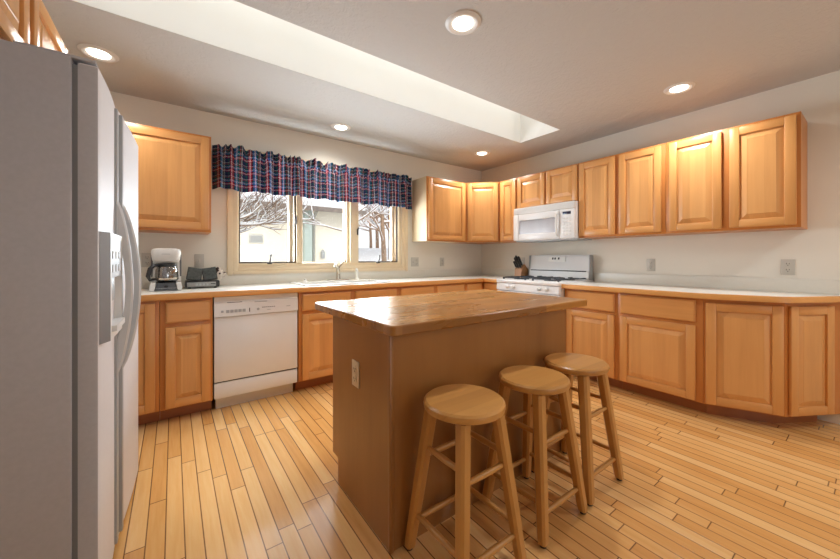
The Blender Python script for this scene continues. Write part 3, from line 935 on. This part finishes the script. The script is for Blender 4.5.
mb = MB(); mb.box(-.1045, -.085, ry0_ + .045, ry1_ - .03, .980, .991, .001); mb.build('vent_slot', M['black'], bgd)
for y in (ry0_ + .014, ry1_ - .006):
    mb = MB(); mb.box(-.095, -.025, y - .006, y + .006, .893, 1.160, .004); mb.build('end_cap', M['grey'], bgd, 'grey end cap')
mb = MB(); mb.loops([[(-.080, y, 1.085), (-.086, y, 1.085), (-.076, y, 1.145), (-.068, y, 1.145)] for y in (-1.36, -1.15)]); mb.build('clock_panel', M['porcelain'], bgd)
for k, dy in enumerate((0, .03, .075)):
    mb = MB(); y = -1.195 - dy; mb.loops([[(-.080, yy, 1.112), (-.0835, yy, 1.112), (-.0795, yy, 1.136), (-.076, yy, 1.136)] for yy in (y, y - .018)]); mb.build('clock_digit', M['black'], bgd)

# ------------------------------------------------------------------ microwave
my0, my1, mz0, mz1 = -1.640, -.889, 1.318, 1.708
mw = thing('microwave_oven', 'white over-the-range microwave hung above the stove', 'microwave', (-.2, -1.265, mz0))
mb = MB(); mb.box(-.362, -.003, my0, my1, mz0 + .012, mz1, .004); mb.build('housing', M['white'], mw)
mb = MB(); mb.box(-.35, -.02, my0 + .01, my1 - .01, mz0, mz0 + .0119); mb.build('underside_vent', M['grey'], mw, 'grey underside filter panel')
dsp = -1.478
mb = MB()
y0, y1, z0, z1 = dsp + .003, my1, mz0 + .014, 1.632
wy0, wy1, wz0, wz1 = -1.430, -.965, 1.405, 1.560
mb.box(-.395, -.362, y0, wy0, z0, z1, .006); mb.box(-.395, -.362, wy1, y1, z0, z1, .006); mb.box(-.395, -.362, wy0 - .001, wy1 + .001, z0, wz0, .006); mb.box(-.395, -.362, wy0 - .001, wy1 + .001, wz1, z1, .006)
md = mb.build('door', M['white'], mw)
def mwin():
    k = NT('microwave_mesh_window'); v = k.coord('Object', False); x, y, z = k.sep(v)
    s_ = k.math('FRACT', k.math('MULTIPLY', y, 70.0))
    return k.out(k.ramp(s_, [(0.45, srgb(150, 150, 158)), (0.55, srgb(186, 186, 192))]), .18)
mb = MB(); mb.box(-.384, -.366, wy0, wy1, wz0, wz1); mb.build('window', mwin(), md, 'grey striped door window')
mb = MB(); mb.tube([(-.392, dsp + .020, 1.36), (-.418, dsp + .020, 1.38), (-.424, dsp + .020, 1.48), (-.418, dsp + .020, 1.585), (-.392, dsp + .020, 1.61)], .011, 10); mb.build('handle', M['white2'], md)
mb = MB(); mb.box(-.393, -.362, my0, dsp - .001, z0, z1, .005); mp = mb.build('control_panel', M['white'], mw)
mb = MB(); mb.box(-.3945, -.388, my0 + .035, dsp - .035, 1.578, 1.608, .001); mb.build('display', plain('dark_blue_display', srgb(30, 34, 60), .2), mp)
for a in range(3):
    for b in range(6):
        mb = MB(); yy = my0 + .030 + a * .035; zz = 1.365 + b * .033; mb.box(-.3945, -.388, yy, yy + .028, zz, zz + .022, .001); mb.build('button', M['white2'], mp)
mb = MB(); mb.box(-.390, -.362, my0, my1, 1.634, mz1, .005); tg = mb.build('top_grille', M['white2'], mw)
for k in range(5):
    mb = MB(); z = 1.644 + k * .0115; mb.box(-.3925, -.386, my0 + .02, my1 - .02, z, z + .005); mb.build('louver', M['white'], tg)

# ------------------------------------------------------------------ island
ix0, ix1, iy0, iy1 = -2.978, -1.768, -2.363, -1.800
isl = thing('island_cabinet', 'plain maple veneered island cabinet standing on the wood floor', 'kitchen island', ((ix0 + ix1) / 2, -2.06, 0))
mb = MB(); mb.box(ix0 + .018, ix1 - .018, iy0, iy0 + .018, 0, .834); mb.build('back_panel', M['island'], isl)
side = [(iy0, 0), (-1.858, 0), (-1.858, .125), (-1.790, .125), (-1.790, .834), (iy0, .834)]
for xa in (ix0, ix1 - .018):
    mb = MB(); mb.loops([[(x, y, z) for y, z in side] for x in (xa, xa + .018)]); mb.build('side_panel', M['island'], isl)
mb = MB(); mb.box(ix0 + .018, ix1 - .018, iy0 + .018, -1.792, .10, .834); mb.build('cabinet_box', M['maple_frame'], isl)
mb = MB(); mb.box(ix0 + .018, ix1 - .018, -1.90, -1.862, 0, .10); mb.build('toe_kick', M['maple_dark'], isl)
TI = frame((ix1 - .018, -1.790, 0), (-1, 0, 0), (0, 1, 0))
for k in range(3):
    u0 = .01 + k * .389
    drawer_part(TI, u0, u0 + .375, .682, .822, isl, M['maple_x']); door_parts(TI, u0, u0 + .375, .13, .66, isl, M['maple_x'])
mb = MB(); mb.box(ix0 - .004, ix0 + .014, iy0 - .006, iy0 + .012, 0, .834, .003); mb.build('corner_trim', M['island'], isl)
top = MB(); top.prism([p[:2] for p in rect(-2.995, -1.592, -2.408, -1.547, 0, .022, 4)], .835, .874, .004)
bt = top.build('butcher_block_top', M['butcher'], None, origin=(-2.3, -1.98, .835)); tag(bt, 'thick butcher block wood top lying on the island', 'countertop')

def duplex(name, label, T, mat, w=.070, h=.115, gangs=1, group='wall outlets', kind='outlet'):
    o = T @ Vector((0, 0, 0))
    r = thing(name, label, 'outlet' if kind == 'outlet' else 'switch', o, group)
    W_ = w + (gangs - 1) * .046
    mb = MB(T); mb.box(-W_ / 2, W_ / 2, 0, .006, -h / 2, h / 2, .002); mb.build('cover_plate', mat, r)
    for g in range(gangs):
        u = (g - (gangs - 1) / 2) * .046
        if kind == 'switch' or (gangs > 1 and g == 0):
            mb = MB(T); mb.box(u - .005, u + .005, .005, .016, -.010, .012, .002); mb.build('toggle', mat, r)
            continue
        for zc in (-.022, .022):
            mb = MB(T); mb.lathe([(.0165, .005), (.0165, .0085), (.0155, .009)], (u, 0, zc), 18, 'y'); rc = mb.build('receptacle', mat, r)
            mb = MB(T); mb.box(u - .0085, u - .0055, .0088, .0096, zc - .002, zc + .008); mb.box(u + .0055, u + .0085, .0088, .0096, zc - .001, zc + .007); mb.lathe([(.003, .0088), (.003, .0096)], (u, 0, zc - .009), 8, 'y')
            mb.build('slots', M['dark_slot'], rc)
    return r
def TW(o, u, n):
    return frame(o, u, n)
duplex('wall_outlet', 'grey outlet low on the right wall, first one right of the stove', TW((0, -2.176, 1.063), (0, -1, 0), (-1, 0, 0)), M['outlet'])
duplex('wall_outlet', 'grey outlet on the right wall above the angled end of the worktop', TW((0, -3.058, 1.062), (0, -1, 0), (-1, 0, 0)), M['outlet'])
duplex('wall_outlet', 'grey outlet on the stove wall behind the knife block', TW((0, -.725, 1.08), (0, -1, 0), (-1, 0, 0)), M['outlet'])
duplex('wall_switch', 'wide grey switch and outlet plate right beside the window', TW((-1.195, 0, 1.082), (1, 0, 0), (0, -1, 0)), M['outlet'], gangs=2)
duplex('wall_outlet', 'grey outlet on the back wall under the window-side cabinet', TW((-.752, 0, 1.078), (1, 0, 0), (0, -1, 0)), M['outlet'])
duplex('wall_switch', 'grey switch on the back wall above the toaster', TW((-3.466, 0, 1.105), (1, 0, 0), (0, -1, 0)), M['outlet'], kind='switch')
duplex('wall_outlet', 'grey outlet on the back wall just behind the coffee maker', TW((-3.815, 0, 1.112), (1, 0, 0), (0, -1, 0)), M['outlet'])
duplex('island_outlet', 'almond outlet on the end panel of the island', TW((ix0, -2.068, .605), (0, -1, 0), (-1, 0, 0)), M['almond'])

# ------------------------------------------------------------------ stools
SH = .598
def make_stool(label, loc):
    r = thing('bar_stool', label, 'stool', (0, 0, 0), 'round wooden bar stools at the island')
    mb = MB(); R_ = .154
    mb.lathe([(R_ * .5, SH - .034), (R_ - .012, SH - .034), (R_ - .003, SH - .029), (R_, SH - .018), (R_ - .002, SH - .008), (R_ - .010, SH - .001), (R_ - .03, SH), (R_ * .4, SH - .002), (.001, SH - .002)], seg=48)
    mb.build('seat', M['stool_x'], r)
    tp, ft = .086, .149
    def at(sx, sy, z):
        t = z / (SH - .034); k = ft + (tp - ft) * t
        return Vector((sx * k, sy * k, z))
    for sx in (-1, 1):
        for sy in (-1, 1):
            mb = MB(); rings = []
            for z, h in ((.012, .0170), (.03, .0195), (.28, .0220), (SH - .034, .0228)):
                c = at(sx, sy, z); b = h * .42
                pts = [(h, -h + b), (h, h - b), (h - b, h), (-h + b, h), (-h, h - b), (-h, -h + b), (-h + b, -h), (h - b, -h)]
                rings.append([(c.x + a, c.y + d, z) for a, d in pts])
            mb.loops(rings); leg = mb.build('leg', M['stool_z'], r)
            mb = MB(); c = at(sx, sy, .006); mb.lathe([(.010, 0), (.0135, .002), (.0135, .0125)], (c.x, c.y, 0), 12); mb.build('foot_glide', M['black'], leg, 'dark foot glide')
    def rung(p, q, mat):
        d = (q - p); mb = MB(); k = [p + d * t for t in (0, .12, .5, .88, 1)]
        mb.tube(k, [.0085, .0100, .0118, .0100, .0085], 12); mb.build('rung', mat, r)
    for z in (.145, .405):
        for sx in (-1, 1): rung(at(sx, -1, z) + Vector((0, .016, 0)), at(sx, 1, z) + Vector((0, -.016, 0)), M['stool_y'])
    for z in (.112, .366):
        for sy in (-1, 1): rung(at(-1, sy, z) + Vector((.016, 0, 0)), at(1, sy, z) + Vector((-.016, 0, 0)), M['stool_x'])
    r.location = loc
    return r
def copy_tree(o, parent=None):
    c = o.copy(); C.objects.link(c)
    if parent: c.parent = parent
    for ch in list(o.children): copy_tree(ch, c)
    return c
s1 = make_stool('round wooden stool closest to the outlet end of the island', (-2.758, -2.537, 0))
s2 = copy_tree(s1); s2.location = (-2.331, -2.540, 0); s2['label'] = 'round wooden stool in the middle of the row of three'
s3 = copy_tree(s1); s3.location = (-1.962, -2.532, 0); s3['label'] = 'round wooden stool at the stove end of the row, farthest along the island'

# ------------------------------------------------------------------ ceiling lights
CL = ['recessed ceiling light above the fridge', 'recessed ceiling light high above the island, in the middle of the room', 'recessed ceiling light in front of the right-hand wall cabinets',
      'recessed ceiling light above the window valance', 'recessed ceiling light in the corner over the stove-side cabinets']
def can_light(loc, label):
    r = thing('ceiling_light', label, 'ceiling light', (0, 0, H), 'recessed ceiling lights')
    mb = MB(); mb.lathe([(.056, H - .001), (.056, H - .004), (.066, H - .009), (.078, H - .012), (.090, H - .008), (.096, H - .001)], seg=40); mb.build('trim_ring', M['white2'], r)
    mb = MB(); mb.lathe([(.0555, H - .002), (.054, H - .008), (.040, H - .013), (.001, H - .015)], seg=32); mb.build('diffuser', M['bulb'], r, 'glowing white lamp')
    r.location = (*loc, H)
    return r
c0 = can_light(CANS[0], CL[0])
for i in range(1, 5):
    c = copy_tree(c0); c.location = (*CANS[i], H); c['label'] = CL[i]
for i, (x, y) in enumerate(CANS + [(-0.62, -4.30), (-1.60, -5.60)]):  # last two are added fill lamps behind the camera, without fixtures
    l = bpy.data.lights.new('can_or_fill_lamp', 'SPOT'); l.energy = (CAN_POWER + [44.0, 36.0])[i]; l.color = CAN_COL; l.shadow_soft_size = .05; l.spot_size = math.radians(162); l.spot_blend = 0.9
    o = bpy.data.objects.new('can_or_fill_lamp', l); C.objects.link(o); o.location = (x, y, H - .045)

# ------------------------------------------------------------------ things on the worktop
cm = thing('coffee_maker', 'white drip coffee maker on the worktop beside the fridge', 'coffee maker', (-3.69, -.31, CT))
cx0, cx1, cyf, cyb = -3.785, -3.592, -.375, -.165
mb = MB()
mb.loops([[(cx0, cyf, z), (cx1, cyf, z), (cx1, cyb, z), (cx0, cyb, z)] for z in (CT + .004, CT + .022)])
mb.loops([[(cx0 + i, cyf + i * .6, z), (cx0 + .030 + i, cyf + i * .6, z), (cx0 + .030 + i, cyb, z), (cx0 + i, cyb, z)] for z, i in ((CT + .022, 0), (CT + .062, .006))])
mb.loops([[(cx1 - .030 - i, cyf + i * .6, z), (cx1 - i, cyf + i * .6, z), (cx1 - i, cyb, z), (cx1 - .030 - i, cyb, z)] for z, i in ((CT + .022, 0), (CT + .062, .006))])
mb.build('base', M['white2'], cm)
mb = MB(); mb.loops([[(cx0 + .026, cyf - .004, CT + .006), (cx1 - .026, cyf - .004, CT + .006), (cx1 - .044, cyf + .010, CT + .058), (cx0 + .044, cyf + .010, CT + .058)], [(cx0 + .026, cyb, CT + .006), (cx1 - .026, cyb, CT + .006), (cx1 - .044, cyb, CT + .058), (cx0 + .044, cyb, CT + .058)]]); pf = mb.build('switch_panel', plain('charcoal_plastic', srgb(70, 72, 76), .4), cm)
mb = MB(); mb.box(cx0 + .085, cx0 + .108, cyf - .003, cyf + .006, CT + .028, CT + .042, .001); mb.build('power_switch', M['black'], pf)
mb = MB(); mb.lathe([(.062, CT + .058), (.062, CT + .063), (.058, CT + .065)], (-3.688, -.300, 0), 28); mb.build('hot_plate', M['black'], cm)
mb = MB(); mb.loops([rect(cx0 + .004, cx1 - .004, -.218, cyb, CT + .022, .02), rect(cx0 + .008, cx1 - .008, -.218, cyb, CT + .215, .02)]); mb.build('water_tank', M['white2'], cm)
mb = MB()
mb.loops([rect(cx0 + .020, cx1 - .020, cyf + .035, cyb, CT + .214, .05), rect(cx0 + .012, cx1 - .012, cyf + .022, cyb, CT + .230, .05), rect(cx0 + .006, cx1 - .006, cyf + .012, cyb, CT + .285, .055), rect(cx0 + .012, cx1 - .012, cyf + .02, cyb, CT + .308, .05), rect(cx0 + .035, cx1 - .035, cyf + .045, cyb - .02, CT + .316, .04)])
br = mb.build('brew_basket_housing', M['white2'], cm)
mb = MB(); mb.box(-3.715, -3.665, cyf + .009, cyf + .02, CT + .270, CT + .274); mb.build('badge', M['grey'], br)
for x in (cx0 + .002, cx1 - .014):
    mb = MB(); mb.box(x, x + .012, -.215, -.190, CT + .10, CT + .27, .003); mb.build('water_gauge', M['grey_gasket'], cm, 'dark water level strip')
ca = thing('coffee_carafe', 'glass carafe with black handle sitting in the coffee maker', 'carafe', (-3.688, -.300, CT + .065))
cc = (-3.685, -.300, CT + .066)
mb = MB(); mb.lathe([(.056, 0), (.068, .012), (.072, .045), (.068, .090), (.056, .120), (.0535, .120), (.065, .09), (.0695, .045), (.0655, .013), (.054, .003)], cc, 32); mb.build('glass_jug', M['carafe_glass'], ca)
mb = MB(); mb.lathe([(.058, .112), (.061, .114), (.061, .130), (.052, .138), (.018, .142), (.001, .142)], cc, 32); mb.build('lid', M['black'], ca)
mb = MB(); mb.lathe([(.0700, .016), (.0722, .018), (.0735, .028), (.0725, .030)], cc, 32); mb.build('band', M['chrome'], ca)
hx, hy = -.866, -.5
mb = MB(); mb.tube([(cc[0] + hx * .056, cc[1] + hy * .056, cc[2] + .124), (cc[0] + hx * .085, cc[1] + hy * .085, cc[2] + .124), (cc[0] + hx * .112, cc[1] + hy * .112, cc[2] + .100), (cc[0] + hx * .124, cc[1] + hy * .124, cc[2] + .045), (cc[0] + hx * .112, cc[1] + hy * .112, cc[2] + .018), (cc[0] + hx * .070, cc[1] + hy * .070, cc[2] + .024)], [.011, .013, .014, .014, .012, .008], 10); mb.build('handle', M['black'], ca)

tx0, tx1 = -3.572, -3.335
to = thing('toaster', 'low silver and black toaster on the worktop between the coffee maker and the window', 'toaster', ((tx0 + tx1) / 2, -.17, CT))
mb = MB(); mb.box(tx0, tx1, -.240, -.090, CT + .008, CT + .062, .012); mb.build('toaster_shell', M['black'], to)
mb = MB(); mb.box(tx0 + .012, tx1 - .028, -.246, -.236, CT + .012, CT + .050, .004); tf = mb.build('silver_front', M['steel'], to, 'dull silver front strip')
for k in range(4):
    mb = MB(); x = tx0 + .07 + k * .024; mb.box(x, x + .014, -.2485, -.244, CT + .022, CT + .038, .001); mb.build('button', M['grey'], tf)
mb = MB(); mb.box(tx0 + .172, tx0 + .205, -.2485, -.244, CT + .032, CT + .038, .001); mb.build('lever_slot', M['black'], tf)
for x in (tx0 + .03, tx1 - .03):
    for y in (-.215, -.115):
        mb = MB(); mb.lathe([(.01, CT), (.01, CT + .009)], (x, y, 0), 10); mb.build('foot', M['black'], to)
def pad(label, x0, x1, tilt):
    T = Matrix.Translation(((x0 + x1) / 2, -.205, CT + .0630)) @ Matrix.Rotation(tilt, 4, 'Y') @ Matrix.Rotation(math.radians(-14), 4, 'X')
    r = thing('pot_holder', label, 'pot holder', ((x0 + x1) / 2, -.205, CT + .063), 'charcoal pot holders on the toaster')
    w = (x1 - x0) / 2; mb = MB(T)
    n = 12; fr_, bk_ = [], []
    V = []
    for j in range(n + 1):
        row = []
        for i in range(n + 1):
            u = -w + 2 * w * i / n; z = .004 + .098 * j / n
            row.append((u, -.006 - .003 * abs(math.sin(i * 1.6) * math.sin(j * 1.6)), z))
        V.append(row)
    for j in range(n):
        mb.loops([V[j], V[j + 1]], False, False, closed=False)
    mb.box(-w, w, -.006, .004, .004, .102, .002)
    q = mb.build('quilted_pad', M['quilt'], r)
    mb = MB(T); mb.tube([(-w, -.002, .004), (-w, -.002, .102), (w, -.002, .102), (w, -.002, .004), (-w, -.002, .004)], .005, 8); mb.build('binding', M['black'], r)
    return r
pad('dark quilted pot holder propped on the left half of the toaster', tx0 + .010, tx0 + .104, math.radians(9))
pad('dark quilted pot holder propped on the right half of the toaster', tx0 + .128, tx0 + .222, math.radians(-8))
mit = thing('oven_mitt', 'pale spotted oven mitt at the right end of the toaster', 'oven mitt', (tx1 + .022, -.165, CT + .062))
mb = MB(); c = (tx1 - .006, -.165, CT + .063)
mb.loops([[(c[0] + a * math.cos(t_) * sc, c[1] + .020 * math.sin(t_) * sc, c[2] + z) for t_ in [2 * PI * k / 16 for k in range(16)]] for z, a, sc in ((.0, .030, .8), (.01, .034, 1), (.05, .036, 1.1), (.085, .030, 1), (.10, .018, .7), (.104, .006, .5))])
mb.build('mitt_body', M['spots'], mit)
mb = MB(); mb.tube([(c[0] + .024, c[1], c[2] + .022), (c[0] + .046, c[1] - .004, c[2] + .04), (c[0] + .052, c[1] - .004, c[2] + .062)], [.014, .014, .008], 10); mb.build('thumb', M['spots'], mit)

kb = thing('knife_block', 'wooden knife block on the worktop in the corner left of the stove', 'knife block', (-.135, -.785, CT))
kx, ky = -.135, -.800
Tk = Matrix.Translation((kx, ky, CT))
mb = MB(Tk); mb.loops([[(-.070, y, .0), (.060, y, 0), (.080, y, .10), (.010, y, .165), (-.055, y, .110)] for y in (-.050, .050)]); mb.build('block', wood('knife_block_wood', srgb(178, 128, 84), 'z'), kb)
random.seed(3)
dirv = Vector((-.56, 0, .83)).normalized()
spots = [(-.042, -.030, .115), (-.044, .002, .105), (-.042, .032, .100), (-.010, -.026, .140), (-.010, .008, .150), (-.013, .034, .125)]
for k, (dx, dy, ln) in enumerate(spots):
    hz = .110 + (dx + .055) / .065 * .055
    p = Vector((kx + dx, ky + dy, CT + hz)); q = p + dirv * ln
    kn = thing('kitchen_knife', 'black-handled kitchen knife standing in the knife block', 'knife', p, 'knives in the knife block')
    mb = MB(); mb.tube([p, p + dirv * .012], .009, 8); mb.build('bolster', M['chrome'], kn)
    mb = MB(); mb.tube([p + dirv * .012, p + dirv * .03, p + dirv * (ln * .6), q - dirv * .012, q], [.011, .014, .013, .015, .009], 10); mb.build('handle', M['black'], kn)

# ------------------------------------------------------------------ outside the window
random.seed(11)
def ground_h(x, y):
    s_ = min(1, max(0, (x - 0.6) / 1.8)); s_ = s_ * s_ * (3 - 2 * s_)
    b = min(1, max(0, (y - 3) / 8))
    return -.35 + s_ * b * 1.95 + .12 * noise.noise(Vector((x * .5, y * .5, 0)))
mb = MB(); bm = mb.bm
N = 60
vs = [[bm.verts.new((-14 + 34 * i / N, .4 + 26 * j / N, ground_h(-14 + 34 * i / N, .4 + 26 * j / N))) for j in range(N + 1)] for i in range(N + 1)]
for i in range(N):
    for j in range(N): bm.faces.new((vs[i][j], vs[i + 1][j], vs[i + 1][j + 1], vs[i][j + 1]))
g = struct(mb.build('ground_outside', M['snow']), 'snow covered ground outside the window')

hs = thing('neighbour_house', 'cream stucco house with a snowy roof seen through the window', 'house', (-4, 7, -.5))
HX1 = .40
mb = MB(); mb.box(-11, HX1, 5.5, 12, -.6, 2.42); mb.build('wall', M['stucco'], hs)
mb = MB(); mb.loops([[(-11.4, 5.1, 2.34), (HX1 + .35, 5.1, 2.34), (HX1 + .35, 5.1, 2.46), (-11.4, 5.1, 2.46)], [(-11.4, 8.8, 3.5), (HX1 + .35, 8.8, 3.5), (HX1 + .35, 8.8, 3.62), (-11.4, 8.8, 3.62)]]); mb.build('roof', M['shingle'], hs)
mb = MB(); mb.loops([[(-11.35, 5.12, 2.461), (HX1 + .3, 5.12, 2.461), (HX1 + .3, 5.10, 2.58), (-11.35, 5.10, 2.58)], [(-11.35, 8.7, 3.60), (HX1 + .3, 8.7, 3.60), (HX1 + .3, 8.7, 3.78), (-11.35, 8.7, 3.78)]]); mb.build('roof_snow', M['snow'], hs, 'thick snow on the roof')
mb = MB(); mb.box(-.90, -.70, 5.36, 5.499, -.5, 2.40); mb.build('corner_board', M['sage'], hs)
mb = MB(); mb.tube([(-.64, 5.42, -.4), (-.64, 5.42, 2.2), (-.64, 5.2, 2.36)], .04, 8); mb.build('downspout', plain('weathered_downspout', srgb(150, 150, 142), .6), hs)
mb = MB(); mb.box(-2.18, -1.86, 5.47, 5.499, 1.50, 1.71, .01); v_ = mb.build('wall_vent', plain('pale_grey_vent', srgb(196, 192, 182), .7), hs)
mb = MB()
for k in range(4): mb.box(-2.15, -1.89, 5.455, 5.471, 1.53 + k * .04, 1.545 + k * .04)
mb.build('vent_louvers', M['grey'], v_)
mb = MB(); mb.box(-.44, -.34, 5.38, 5.49, 1.12, 1.30, .02); mb.lathe([(.07, 1.29), (.02, 1.36), (.001, 1.37)], (-.39, 5.43, 0), 8); mb.build('wall_lantern', M['grey'], hs)

def tree(name, label, base, seedv, trunk_r, height, lean, spread, depth, snow=True, group='snowy trees outside the window', br0=.25, updir=.25):
    rnd = random.Random(seedv)
    r = thing(name, label, 'tree', base, group)
    tm, bmh, sm = MB(), MB(), MB()
    b = Vector(base)
    tp = [b + Vector((lean[0] * t + .08 * math.sin(t * 5 + seedv), lean[1] * t, height * t)) for t in [k / 6 for k in range(7)]]
    tm.tube(tp, [trunk_r * (1 - .75 * k / 6) for k in range(7)], 9)
    def grow(p, d, L, rad, lev):
        pts = [p]; q = p.copy(); dd = d.copy()
        for k in range(4):
            dd = (dd + Vector((rnd.uniform(-.25, .25), rnd.uniform(-.25, .25), rnd.uniform(-.12, .2)))).normalized()
            q = q + dd * (L / 4); pts.append(q.copy())
        rr = [rad * (1 - .6 * k / 4) for k in range(5)]
        bmh.tube(pts, rr, 5, caps=False)
        if snow and rad > .006: sm.tube([x + Vector((0, 0, rad * .9 + .004)) for x in pts], [max(.011, a * .95) for a in rr], 5, caps=False)
        if lev > 0:
            for k in range(spread):
                t = rnd.uniform(.25, 1.0); i = min(3, int(t * 4)); s_ = pts[i].lerp(pts[i + 1], t * 4 - i)
                nd = (dd + Vector((rnd.uniform(-1, 1), rnd.uniform(-.8, .8), rnd.uniform(-.35, .6)))).normalized()
                grow(s_, nd, L * rnd.uniform(.45, .7), rad * .55, lev - 1)
    nb = spread + 5
    for k in range(nb):
        t = br0 + (1 - br0) * (k + rnd.random()) / nb
        i = min(5, int(t * 6)); s_ = tp[i].lerp(tp[i + 1], t * 6 - i)
        a = rnd.uniform(0, 2 * PI)
        grow(s_, Vector((math.cos(a), math.sin(a) * .7, updir + rnd.uniform(-.2, .35))).normalized(), height * rnd.uniform(.3, .52), trunk_r * .42, depth)
    tk = tm.build('trunk', M['bark'], r); bo = bmh.build('branches', M['bark'], r)
    if snow: sm.build('branch_snow', M['snow'], r)
    return r
tree('snowy_tree', 'bare snow-laden tree spreading in front of the stucco house, seen in the left pane', (-3.70, 3.2, -.4), 4, .085, 3.7, (.5, 0), 6, 3, br0=.45, updir=.2)
tree('snowy_tree', 'snowy tree in front of the house roof, seen in the middle pane', (-0.15, 3.9, -.4), 9, .04, 3.4, (-.1, 0), 4, 2, br0=.6)
rt = [(3.05, 8.2, 21, .11, 4.6), (3.75, 8.9, 33, .10, 5.0), (2.2, 11.0, 45, .08, 4.6), (5.1, 12.5, 52, .10, 5.4), (3.4, 14.0, 61, .09, 5.2), (6.3, 15.5, 77, .10, 5.2)]
RL = ['nearest snowy tree trunk in the right pane', 'snowy tree just right of the nearest trunk in the right pane', 'snowy tree beside the house corner in the right pane',
      'snowy tree set back behind the two trunks', 'far snowy tree in the middle of the right pane', 'far snowy tree at the right edge of the right pane']
for (x, y, s_, tr_, hh), lb in zip(rt, RL):
    tree('snowy_tree', lb, (x, y, ground_h(x, y) - .1), s_, tr_, hh, (.1, 0), 6, 3, br0=.2)
